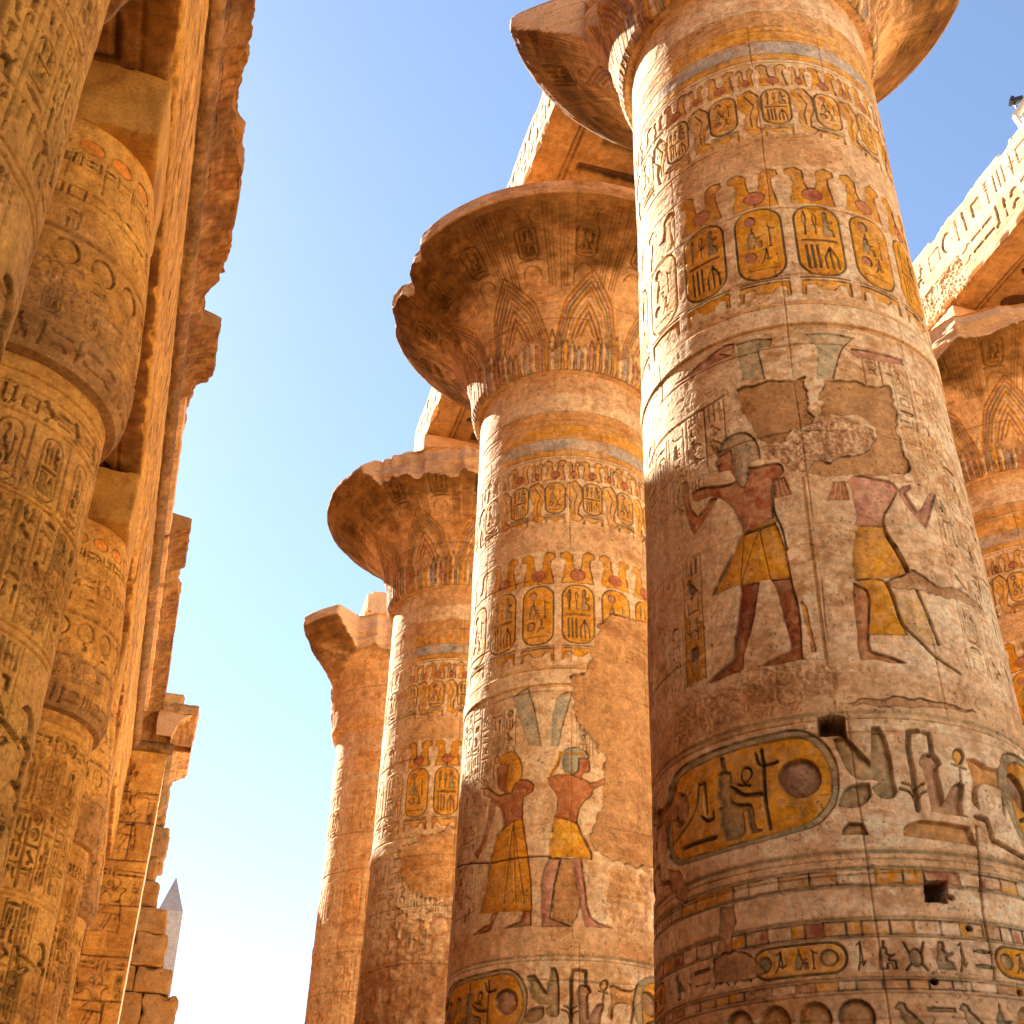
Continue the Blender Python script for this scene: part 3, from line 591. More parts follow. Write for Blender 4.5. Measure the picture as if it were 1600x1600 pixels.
# ------------------------------------------------------------------ GREAT open-papyrus columns
RU = 1.75
XC, D0, SP = 6.4184, 10.6572, 8.51
def prof_great(z):
    z = np.asarray(z, float); t = (15.02-z)/(15.02-5.75)
    r = 1.712+.116*t-.076*t*(1-t); r = r+np.where(z < 1.0, -.10*sstep(1.0, -1.6, z), 0); return r
def shift(P, du=0, dv=0): return [(a+du, b+dv) for a, b in P]
def big_band(cv, du, dv):
    t = lambda k: shift(T[k], du, dv)
    cv.poly(t('kcart'), OLIVE*1.25, .02, w=.03, flat=.3); cv.poly(t('kin'), OCHRE, .004, w=.02, flatten=False, wear=.3)
    cv.poly(t('kdisc'), C(.44, .28, .19), .06, w=.07, flat=.25); cv.poly(t('kdisc2'), C(.40, .25, .16), .06, w=.06)
    cv.poly(t('kfig'), OLIVE*1.15, .04, w=.04, flat=.45); cv.poly(t('kfea'), OLIVE, .03)
    for k, w in (('kwas', .035), ('kwash', .03), ('kankh', .022), ('kankb', .022), ('kmes', .035), ('kmes2', .035), ('kzig', .04)):
        cv.line(t(k), w, .028, OLIVE, closed=(k == 'kankh'))
    cv.poly(t('mwing'), OLIVE*1.3, .055, w=.05, flat=.4); cv.poly(t('mseed'), OLIVE*1.2, .05, w=.05, flat=.4)
    cv.line(t('mstem'), .045, .035, OLIVE*1.2)
    for k in ('mlf1', 'mlf2', 'mlf3', 'mlf4'): cv.line(t(k), .022, .02, OLIVE)
    cv.poly(t('mfig'), C(.44, .27, .18), .055, w=.05, flat=.4); cv.line(t('mstick'), .045, .03, OLIVE)
    cv.poly(t('mankh'), OCHRE2, .02); cv.line(t('mankh'), .016, .018, OLIVE, closed=True); cv.line(t('mankb'), .02, .02, OLIVE); cv.line(t('manks'), .02, .02, OLIVE)
    cv.poly(t('manim'), TAN*1.1, .045, w=.05, flat=.35); cv.poly(t('mbask'), TAN, .05, w=.05, flat=.35); cv.poly(t('mloaf'), TAN*.9, .045, w=.04)
    cv.line(t('mhand'), .05, .035, TAN)
def decorate_great(cv, ph2, ph1, dz, rnd, blaze, umax=5.5):
    H = lambda v: v+dz
    # limewashed grounds of the registers
    for a, b in ((5.12, 9.3), (9.7, 11.9), (12.5, 13.95), (3.5, 4.65), (2.5, 2.76), (2.95, 3.16)): cv.hband(H(a) if a > 9 else a, H(b) if b > 9 else b, PALE, .75)
    # bands under the ring
    cv.hband(H(14.98), H(15.4), PALE*.95, .6); cv.hband(H(14.68), H(14.96), TAN*1.1); cv.hband(H(14.36), H(14.66), OCHRE2, .5); cv.hband(H(14.08), H(14.32), BLUEG*1.15, .5); cv.hband(H(13.97), H(14.08), OCHRE2*.95, .5)
    for v in (14.98, 14.66, 14.34, 14.08, 13.96, 13.9): cv.hline(H(v), .018, .012)
    P = 2*math.pi*RU/16
    for i in range(-8, 9):
        u = ph1+i*P
        if abs(u) < umax:
            cartouche(cv, u, H(13.03), .36, .66, rnd, OCHRE2, .014, kind=i % 2, wear=.5)
            plumes(cv, u, H(13.43), .42, .40, OCHRE2, .01, wear=.5); nebframe(cv, u, H(12.48), .14, .36, OCHRE2, .012)
            c = u+P/2; w = .15       # rearing serpent between the name rings
            cv.poly([(c-w*.9, H(13.33)), (c+w*.2, H(13.40)), (c+w*.95, H(13.25)), (c+w*1.0, H(13.0)), (c+w*.55, H(12.82)), (c+w*.5, H(12.68)), (c+w*1.1, H(12.62)), (c+w*.6, H(12.52)), (c-w*.3, H(12.56)), (c-w*.55, H(12.75)), (c-w*.35, H(12.95)), (c-w*1.0, H(13.1))], OCHRE2, .016, flat=.4, wear=.5)
            cv.line([(c-w*.3, H(13.3)), (c+w*.4, H(13.1)), (c, H(12.9)), (c+w*.1, H(12.7))], .018, .01, OLIVE)
            plumes(cv, c, H(13.45), .36, .22, OCHRE2*.95, .01, wear=.55)
    for v in (12.43, 11.93): cv.hline(H(v), .02, .008, None)
    for v in (12.36, 12.22, 12.05): cv.hline(H(v), .014, .004, None)
    for i in range(-8, 9):
        u = ph2+i*P
        if abs(u) < umax:
            cartouche(cv, u, H(10.66), .54, 1.12, rnd, OCHRE, .016, kind=i % 2, wear=.22)
            plumes(cv, u, H(11.26), .62, .60, OCHRE, .01, wear=.22); nebframe(cv, u, H(9.80), .22, .56, OCHRE, .012)
    cv.hband(H(9.36), H(9.62), PALE, .3, -.02); cv.hline(H(9.64), .025, .02, TAN); cv.hline(H(9.35), .03, .025, TAN)
def lower_bands(cv, dv, rnd, u_from=-5.5, u_to=5.5):
    for v, w, c in ((4.72, .05, OLIVE*1.2), (4.66, .012, OLIVE), (3.46, .045, OLIVE), (3.40, .012, OLIVE), (3.33, .03, OLIVE), (3.18, .03, OLIVE), (2.92, .035, OLIVE), (2.77, .018, OLIVE), (2.46, .016, OLIVE), (2.34, .016, OLIVE)):
        cv.hline(v+dv, w, .012, c)
    pal = [RED*1.1, OCHRE2, PALE, TAN, OLIVE*1.3, PALE, OCHRE, PALE, TAN, PALE]
    for (a, b, st) in ((3.20, 3.31, .24), (2.79, 2.90, .17), (2.37, 2.44, .2)):
        u = u_from
        while u < u_to:
            w = st*(.6+.6*rnd.random()); cv.poly([(u, a+dv), (u+w, a+dv), (u+w, b+dv), (u, b+dv)], rnd.choice(pal), .003, wear=.8, flat=1)
            cv.line([(u, a+dv), (u, b+dv)], .008, .0015, OLIVE, wear=.9); u += w
    # small hieroglyph line with name rings
    u = u_from
    while u < u_to:
        text_row(cv, u, u+.95, 2.50+dv, 2.75+dv, rnd, .02, OLIVE*.9)
        Pz = rrect(u+1.4, 2.625+dv, .72, .24, .12); cv.poly(Pz, OCHRE, 0, wear=.4); cv.line(Pz, .02, .016, OLIVE, closed=True)
        for k, (g, a, w) in enumerate((('disc', .03, .13), ('mes', .18, .14), ('goddess', .30, .16), ('was', .44, .08), ('disc', .52, .15))):
            glyph(cv, g, u+1.04+a, 2.55+dv, w, .15, .02, OLIVE)
        u += 1.83
    u = u_from
    while u < u_to:
        for k in range(4): cv.poly(arc(u+.14+k*.30, 2.17+dv, .125, .13, 0, 345, 16), TAN*.9, .05, w=.04, flat=.3)
        text_row(cv, u+1.3, u+2.1, 2.02+dv, 2.30+dv, rnd, .014, OLIVE); u += 2.2
    cv.hline(1.97+dv, .02, .01)
    u = u_from; k = 0
    while u < u_to:      # big leaves rising from the base
        for j, (q, c) in enumerate(((.55, OCHRE2*.9), (.42, OLIVE*1.1), (.32, OCHRE2), (.2, TAN))):
            cv.poly([(u+.55-q, -.2), (u+.55-q*.85, .8), (u+.55, 1.95-j*.22), (u+.55+q*.85, .8), (u+.55+q, -.2)], c, .006, flat=.6, wear=.5)
        u += 1.1
CAPDEF = [(1.70, 15.44), (1.84, 15.47), (1.90, 15.6), (1.92, 15.8), (1.96, 16.15), (2.04, 16.5), (2.18, 16.88), (2.42, 17.22), (2.76, 17.53), (3.12, 17.80), (3.42, 18.02), (3.60, 18.17), (3.72, 18.29), (3.72, 18.56), (3.62, 18.60), (2.2, 18.61), (.02, 18.62)]
def great_capital(cx, cy, parent, res, rnd, seed, clip=None, top=None, carve=1.0, worn=.5, umax=3.6, lift=0.0):
    prof, sq, sk = resample([(a, b+lift*max(0, 18.2-b)/2.76) for a, b in CAPDEF], 1.0/res)
    s_lip = sk[12]
    cv = Canvas(-math.pi*RU, math.pi*RU, 0, sk[-1], res, seed, STONE*C(1, .93, .85), TAN, .55)
    P = 2*math.pi*RU/16
    if carve:
        n = 96
        for i in range(n):     # upright leaf stripes at the foot
            u = (i/n-.5)*2*math.pi*RU; hgt = .6+.45*abs(math.sin(i*math.pi*9/n+.9)); c = (OCHRE2, PALE, BLUEG*1.1, PALE, PINK*1.1, OCHRE2*.9, PALE, OLIVE*1.3)[i % 8]
            cv.poly([(u-.035, .12), (u-.045, hgt*.8), (u, hgt), (u+.045, hgt*.8), (u+.035, .12)], c, .008, w=.02, flat=.5, wear=.55)
        for i in range(-6, 7):      # nested pointed leaves
            u = (i+.3)*2*math.pi*RU/9
            for j, (q, top_, c) in enumerate(((.60, 2.25, OCHRE2), (.54, 2.13, PINK*1.1), (.48, 2.02, OLIVE*1.3), (.42, 1.9, OCHRE2), (.35, 1.75, PALE), (.28, 1.6, OCHRE2), (.2, 1.42, PINK), (.12, 1.25, OCHRE2))):
                cv.line([(u-q, .55+.05*j), (u-q*.62, .6+.62*(top_-.6)), (u, top_), (u+q*.62, .6+.62*(top_-.6)), (u+q, .55+.05*j)], .042, .009, c, wear=.45)
        for i in range(-8, 9):
            u = (i+.35)*P
            for o in (-.3, -.26, -.22, .22, .26, .3): cv.line([(u+o*P/.687, 1.9), (u+o*P/.687, 3.5)], .016, .01, TAN)
            cartouche(cv, u, 2.78, .24, .62, rnd, OCHRE*.6, .03*carve, kind=i % 2, wear=.3)
            plumes(cv, u, 3.12, .30, .22, OCHRE*.7, .02, wear=.3)
            cv.line(arc(u, 2.15, .12, .2, 0, 180, 8), .02, .012, TAN)
    # brown patina on the overhang, deepened to paint in its shade
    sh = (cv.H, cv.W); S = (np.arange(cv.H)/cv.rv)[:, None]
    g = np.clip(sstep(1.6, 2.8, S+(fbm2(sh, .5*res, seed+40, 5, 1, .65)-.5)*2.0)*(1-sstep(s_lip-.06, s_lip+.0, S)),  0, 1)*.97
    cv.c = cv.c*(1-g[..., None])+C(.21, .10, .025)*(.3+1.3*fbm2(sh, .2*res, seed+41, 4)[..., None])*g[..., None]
    cv.finish(stain=.4, pits=.6, seed=seed, joints=(1.25,), seams=((.12, 0, s_lip), (2.6, 0, s_lip), (-2.2, 0, s_lip), (4.6, 0, s_lip)), erosion=.02)
    f, r = frame_of(cx, cy)
    ci = pick(cv.W, int((-umax-cv.u0)*cv.ru), int((umax-cv.u0)*cv.ru), 3)
    phi = (cv.u0+ci/cv.ru)/RU; deg = np.degrees(phi)
    hi = np.stack([np.interp(sq, np.arange(cv.H)/cv.rv, cv.h[:, c]) for c in ci], 1)
    cc = np.stack([np.stack([np.interp(sq, np.arange(cv.H)/cv.rv, cv.c[:, c, k]) for c in ci], 1) for k in range(3)], -1)
    tn = np.gradient(prof, axis=0); tl = np.hypot(tn[:, 0], tn[:, 1])+1e-9; nr = tn[:, 1]/tl; nz = -tn[:, 0]/tl
    amp = np.clip(sq/.15, 0, 1)*np.clip((sk[-1]-sq)/.5, 0, 1)
    hi = hi*amp[:, None]
    Rr = prof[:, 0][:, None]+hi*nr[:, None]; Z = prof[:, 1][:, None]+hi*nz[:, None]
    ez = (noise2((3, cv.W), .25*res, seed+70)[1][ci]-.5)*.10+(noise2((3, cv.W), .06*res+1, seed+71)[1][ci]-.5)*.05
    lim = np.full(len(ci), 3.74)
    if clip is not None:
        x = [a for a, b in clip]; y = [b for a, b in clip]; lim = np.interp(deg+(noise2((3, cv.W), .12*res, seed+72)[1][ci]-.5)*3, x, y)
    broken = sstep(3.7, 3.6, lim)
    lim = lim+ez*(.5+1.5*broken)+ .0
    zl = np.full(len(ci), 18.62)
    if top is not None: zl = np.interp(deg, [a for a, b in top], [b for a, b in top])
    limz = lim[None, :]+(fbm2((len(sq), len(ci)), .3*res, seed+73, 4)-.5)*.25*broken[None, :]
    over = Rr > limz
    nb = fbm2((len(sq), len(ci)), .25*res, seed+74, 4)
    cut = (STONE*.92)*(.8+.4*nb[..., None])
    fresh = (over & (Z < 18.56) & (broken[None, :] > .3))[..., None]
    cc = np.where(fresh, cut, cc); Rr = np.minimum(Rr, limz)
    Z = np.minimum(Z, zl[None, :]+ (nb-.5)*.12*(zl[None, :] < 18.6))
    d = np.cos(phi)[:, None]*f+np.sin(phi)[:, None]*r
    Pm = np.empty((len(sq), len(ci), 3)); Pm[..., :2] = np.array([cx, cy])+Rr[..., None]*d[None]; Pm[..., 2] = Z
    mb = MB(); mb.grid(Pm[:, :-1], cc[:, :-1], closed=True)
    return mb.build('capital', M_STONE, parent)

def great_column(cx, cy, label, res, seed, dz, ph2, ph1, kind, capres, clip=None, top=None, umax=3.0, ulo=None, zlo=1.6):
    rnd = random.Random(seed)
    t = thing('papyrus_column', label, 'column', (cx, cy, -EYE), 'open papyrus columns of the central nave')
    cv = Canvas(-math.pi*RU, math.pi*RU, -EYE, 15.75 if kind == 'first' else 15.5, res, seed, STONE, TAN, .5)
    decorate_great(cv, ph2, ph1, dz, rnd, kind)
    joints = [14.55, 13.5, 12.35, 11.2, 10.1, 9.05, 7.95, 6.75, 5.62, 4.5, 3.35, 2.2, 1.1, 0.0]
    joints = [j+dz*.5+rnd.uniform(-.08, .08) for j in joints]
    seams = [(.08+rnd.uniform(-.02, .02), 4.9, 15), (.16, -1, 4.9), (-2.7, -1, 15), (2.75, -1, 15), (-5.0, -1, 15)]
    for j in range(0, len(joints)-1, 2): seams.append((rnd.uniform(1.0, 1.7), joints[j+1], joints[j])); seams.append((rnd.uniform(-1.7, -.9), joints[j+1], joints[j]))
    lower_bands(cv, 0 if kind == 'first' else -.08, rnd)
    g = .012
    def cols(us, v0, v1, w=.27, col=None, d=.014):
        for u in us: text_col(cv, u, v0, v1, w, rnd, d, col)
    if kind == 'first':
        cols([-5.2, -4.9, -4.6, -4.3, -4.0, -3.7, -3.4, -3.1, -2.85, -2.55, -2.25, -1.95], 7.2, 8.7, .27); cols([-5.1, -4.2, -3.3, -2.5, -2.2], 5.3, 7.1, .27)
        cols([-1.65, -1.35], 7.35, 8.45, .25); cols([-1.05, -.8], 7.75, 8.55, .24, None, .02); cols([-1.35, -1.1], 7.3, 7.7, .22, OLIVE, .02); cols([.95, 1.15], 8.55, 9.0, .2, TAN, .016)
        cv.poly([(-1.36, 5.35), (-1.08, 5.35), (-1.08, 6.78), (-1.36, 6.78)], OCHRE2*.75, 0, wear=.9); cols([-1.22], 5.35, 6.75, .25, OLIVE*.8, .022); cols([-1.5], 5.3, 6.1, .22)
        cols([1.3], 7.9, 8.9, .22, TAN); cols([1.55, 1.85, 2.15, 2.45, 2.8, 3.1, 3.4, 3.7, 4.0], 5.3, 8.9, .26); cols([4.5, 4.9, 5.25], 5.3, 8.9, .26)
        for k in ('wingL', 'wingR'): cv.poly(T[k], PINK*.95, .014, flat=.5, wear=.4)
        for k in ('plume1', 'plume2'): cv.poly(T[k], C(.52, .46, .29), .016, flat=.5, wear=.6)
        for o in (.06, .12, .18): cv.line([(.62+o, 9.0), (.9+o, 8.78)], .01, .008)
        cv.poly(T['a_torso'], SKIN*1.15, .026, w=.05); cv.poly(T['a_arm'], SKIN*1.2, .024, w=.045); cv.poly(T['a_face'], SKIN*1.05, .02, w=.04)
        cv.poly(T['a_wig'], C(.46, .38, .24), .02, w=.05, flat=.1, wear=.4); cv.poly(T['a_uraeus'], OCHRE2*.7, .014)
        cv.poly(T['a_kilt'], OCHRE, .028, w=.05, wear=.2); cv.poly(T['a_leg1'], SKIN*.8, .03, w=.05, wear=.25); cv.poly(T['a_leg2'], SKIN*.85, .03, w=.05, wear=.3)
        cv.poly(T['a_tassel'], RED*1.3, .014, wear=.3); cv.poly(T['a_staff'], OCHRE2, .014); cv.line(T['a_back'], .02, .02, OLIVE)
        k0 = RAW['a_kilt']; belt = [k0[0], k0[1], k0[2]]
        cv.line([(p[0], p[1]+.012) for p in belt], .05, .008, OCHRE2*.85); cv.line(belt, .012, .012, OLIVE)
        for a, b in ((1, 6), (1, 7), (0, 7)): cv.line([k0[a], ((k0[a][0]*.35+k0[b][0]*.65), (k0[a][1]*.35+k0[b][1]*.65)), k0[b]], .012, .008, OCHRE*.7)
        fx, fz = RAW['a_face'][2]
        cv.line([(fx+.03, fz+.045), (fx+.10, fz+.055)], .016, .01, DARK); cv.line([(fx-.005, fz-.06), (fx+.04, fz-.06)], .01, .008, DARK)
        cv.poly(T['b_torso'], PINK*1.1, .026, w=.05); cv.poly(T['b_arm'], PINK*.85, .026, w=.04); cv.poly(T['b_kilt'], OCHRE, .03, w=.05, wear=.2)
        cv.poly(T['b_flare'], C(.66, .42, .16), .010, w=.03, flat=.4, wear=.75); cv.poly(T['b_apron'], OCHRE, .014, w=.04, wear=.2); cv.poly(T['b_leg'], C(.50, .22, .09), .03, w=.04, wear=.2); cv.line(T['b_line'], .022, .022, BROWN); cv.line(T['b_foot'], .03, .024, OCHRE2*.8)
        cv.poly(T['b_tassel'], RED*1.35, .012, wear=.3)
        ta = T['a_tassel']; 
        for q in (.33, .66):
            for tt in (ta, T['b_tassel']): cv.line([(tt[0][0]*(1-q)+tt[1][0]*q, tt[0][1]*(1-q)+tt[1][1]*q), (tt[3][0]*(1-q)+tt[2][0]*q, tt[3][1]*(1-q)+tt[2][1]*q)], .012, .006, PALE)
        # faint second hands, column line between the two kings
        cv.line([(.05, 5.2), (.05, 7.3)], .03, .006, TAN, wear=.6)
        big_band(cv, 0, 0); big_band(cv, 3.3, 0); big_band(cv, -3.25, 0)
        cv.rough(T['rough1'], .03, BROWN*1.2, .9); cv.rough(T['rough2'], .03, TAN, .8); cv.rough(T['rough3'], .022, BROWN, .75)
        cv.rough([(-1.6, 4.75), (-.2, 4.75), (-.1, 5.15), (-1.6, 5.2)], .022, BROWN*1.2, .7); cv.rough([(-1.3, 5.0), (-.3, 5.0), (-.5, 5.3), (-1.3, 5.3)], .015, None, .5)
        for k in ('pl1', 'pl2'): cv.poly(T[k], PLASTER, .022, w=.02, flat=.85, wear=.06, jag=.035)
        for k in ('b_band', 'brown4', 'brown1', 'brown2', 'brown3'): cv.poly(T[k], PLASTER*C(1, 1.05, 1.2), .01, w=.02, flat=.7, wear=.15, jag=.02)
        cv.poly(T['hole1'], DARK, .28, w=1.0, flat=.9, wear=0, jag=.012); cv.poly(T['hole2'], DARK, .25, w=1.0, flat=.9, wear=0, jag=.01)
        for p in T['sh']: cv.poly(arc(p[0], p[1], .025, .02, 0, 330, 10), DARK, .1, flat=.9, wear=0)
        cv.line(T['crack1'], .016, .03, BROWN); cv.line(T['crack2'], .03, .035, BROWN)
    elif kind == 'second':
        cols([-5.2, -4.9, -4.6, -4.3, -4.0, -3.7, -3.4, -3.1, -2.8, -2.5, -2.2, -1.95, -1.7], 5.3, 8.9, .26)
        cols([-1.45, -1.2, -.95], 7.4, 8.6, .22, OLIVE*1.1, .016); cols([.25, .5], 7.7, 8.6, .2, OCHRE2)
        cols([1.9, 2.2, 2.5, 2.8, 3.1, 3.4, 3.7, 4.0, 4.3, 4.6, 4.9], 5.3, 8.9, .26)
        for k in ('c_blue1', 'c_blue2'): cv.poly(T[k], C(.46, .44, .33), .012, flat=.5, wear=.5)
        cv.poly(T['c_arm'], SKIN*1.1, .022); cv.poly(T['c_torso'], SKIN, .026, w=.05, wear=.2); cv.poly(T['c_face'], SKIN*.9, .02, wear=.2); cv.poly(T['c_cap'], OCHRE, .02, flat=.1, wear=.15)
        cv.poly(T['c_kilt'], OCHRE, .028, w=.05, wear=.12); cv.poly(T['c_leg1'], SKIN, .028); cv.poly(T['c_leg2'], SKIN, .028)
        fa = T['c_face'][-3]; cv.line([(fa[0]+.05, fa[1]+.05), (fa[0]+.10, fa[1]+.055)], .014, .01, DARK)
        k0 = RAW['c_kilt']; m0 = ((k0[0][0]+k0[1][0])/2, (k0[0][1]+k0[1][1])/2)
        for e in ((-.95, 5.45), (-.75, 5.42), (-.62, 5.42)): cv.line([m0, e], .014, .01, BROWN)
        for i in range(6): cv.line(T['c_fl%d' % i], .022, .008, OLIVE*1.4)
        cv.poly(T['e_torso'], SKIN*1.15, .026, w=.05, wear=.25); cv.poly(T['e_face'], SKIN*1.2, .02, wear=.2); cv.poly(T['e_cap'], C(.36, .36, .26), .02, flat=.1, wear=.15)
        cv.line(T['e_band'], .03, .004, OCHRE); cv.line(T['e_rib'], .05, .01, OCHRE)
        cv.poly(T['e_kilt'], OCHRE*C(1.08, 1.15, 1.3), .028, w=.05, wear=.2); cv.poly(T['e_mid'], PLASTER, .006, flat=.6, wear=.1); cv.poly(T['e_leg1'], PINK*.95, .028); cv.poly(T['e_leg2'], PINK*.95, .028)
        big_band(cv, -.572, -.106); big_band(cv, 2.75, -.106); big_band(cv, -3.9, -.106)
        cv.rough(T['c_rough'], .03, TAN, .9, cell=.12); cv.line(T['c_crack'], .02, .03, BROWN)
        cv.poly(T['c_plaster'], PLASTER*1.05, .02, w=.02, flat=.85, wear=.05, jag=.04)
    else:
        us = [-5.2+.3*i for i in range(35)]
        cols(us, 7.3, 8.9, .26, None, .016); cols([u for i, u in enumerate(us) if i % 5 in (0, 1)], 5.3, 7.2, .26, OCHRE2 if kind == 'far' else None, .016)
        for k, du in (('a', -1.0), ('a', 1.9), ('a', 4.6), ('a', -3.8)):
            for nm, cl in (('torso', SKIN), ('arm', SKIN), ('face', SKIN), ('wig', OLIVE*1.4), ('kilt', OCHRE), ('leg1', SKIN*.9), ('leg2', SKIN*.9)):
                cv.poly(shift(T[k+'_'+nm], du, -.05), cl, .024, w=.05, wear=.45)
        big_band(cv, -1.3, -.1); big_band(cv, 2.0, -.1)
        if kind == 'third':
            k = (sstep(7.6, 6.6, (cv.v0+np.arange(cv.H)/cv.rv)[:, None]+(cv.nz(.8, 61, 4)-.5)*2)*sstep(.3, .6, cv.nz(.5, 62, 5))*.75)[..., None]; cv.c = cv.c*(1-k)+C(.36, .19, .07)*k
            cv.rough([(-2.6, 2.4), (-.2, 2.2), (2.5, 2.4), (2.5, 7.0), (.4, 7.9), (-.6, 7.2), (-1.6, 7.6), (-2.6, 7.0)], .05, BROWN*1.3, 1.0, jag=.25, cell=.3)
            cv.poly([(-1.2, 9.0), (.2, 9.4), (.4, 8.1), (-.3, 7.8), (-1.1, 8.2)], TAN*1.1, .01, flat=.6, jag=.1, wear=.4)
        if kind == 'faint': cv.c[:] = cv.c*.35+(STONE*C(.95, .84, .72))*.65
    # flank colour faded to pale in patches, painting in the sunlit strip
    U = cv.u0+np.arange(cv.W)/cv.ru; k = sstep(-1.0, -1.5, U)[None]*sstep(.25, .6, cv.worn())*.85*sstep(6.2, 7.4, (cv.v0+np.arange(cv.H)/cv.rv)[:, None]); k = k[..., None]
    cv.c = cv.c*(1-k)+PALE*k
    if kind == 'first':      # brownish patches, stronger towards the foot of the shaft
        zz = (cv.v0+np.arange(cv.H)/cv.rv)[:, None]; k = (sstep(.45, .62, cv.nz(.7, 201, 5))*.3*sstep(7.5, 4.5, zz))[..., None]; cv.c = cv.c*(1-k)+cv.c*C(.62, .45, .30)*k
    cv.finish(stain=.36, pits=.7, joints=joints, seams=seams, seed=seed)
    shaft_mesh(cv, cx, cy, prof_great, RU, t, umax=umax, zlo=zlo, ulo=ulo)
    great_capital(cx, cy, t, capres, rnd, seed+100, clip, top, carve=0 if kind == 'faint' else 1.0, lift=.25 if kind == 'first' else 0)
    disc_mesh('base', cx, cy, [(2.55, -EYE), (2.6, -EYE+.12), (2.6, -EYE+.42), (2.45, -EYE+.5), (1.6, -EYE+.5)], t, STONE*.9, M_ROUGH, seed)
    return t

G_ = 'open papyrus columns of the central nave'
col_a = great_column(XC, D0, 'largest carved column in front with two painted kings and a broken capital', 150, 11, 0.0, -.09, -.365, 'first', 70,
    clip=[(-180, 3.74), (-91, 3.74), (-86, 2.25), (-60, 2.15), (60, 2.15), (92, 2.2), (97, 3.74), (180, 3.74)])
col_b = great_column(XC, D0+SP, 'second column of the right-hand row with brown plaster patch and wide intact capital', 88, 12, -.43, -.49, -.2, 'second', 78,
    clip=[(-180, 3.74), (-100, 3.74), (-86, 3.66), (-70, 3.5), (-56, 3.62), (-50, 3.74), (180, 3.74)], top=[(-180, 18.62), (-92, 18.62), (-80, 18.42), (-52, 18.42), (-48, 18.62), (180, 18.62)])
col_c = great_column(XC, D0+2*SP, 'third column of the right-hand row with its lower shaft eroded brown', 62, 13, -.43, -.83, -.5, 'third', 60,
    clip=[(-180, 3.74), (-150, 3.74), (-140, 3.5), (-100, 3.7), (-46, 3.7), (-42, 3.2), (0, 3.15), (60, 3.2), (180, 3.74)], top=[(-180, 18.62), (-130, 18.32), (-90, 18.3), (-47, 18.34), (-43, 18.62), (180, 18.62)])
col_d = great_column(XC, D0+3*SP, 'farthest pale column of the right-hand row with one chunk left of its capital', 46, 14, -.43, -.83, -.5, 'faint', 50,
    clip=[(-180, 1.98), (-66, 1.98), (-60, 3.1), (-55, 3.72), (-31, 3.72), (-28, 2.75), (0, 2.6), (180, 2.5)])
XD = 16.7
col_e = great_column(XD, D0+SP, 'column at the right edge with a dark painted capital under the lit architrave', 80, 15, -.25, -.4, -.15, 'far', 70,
    clip=[(-180, 3.74), (-30, 3.74), (-22, 2.9), (-10, 3.1), (-4, 3.45), (60, 3.45), (180, 3.74)], ulo=-3.0, umax=1.0)

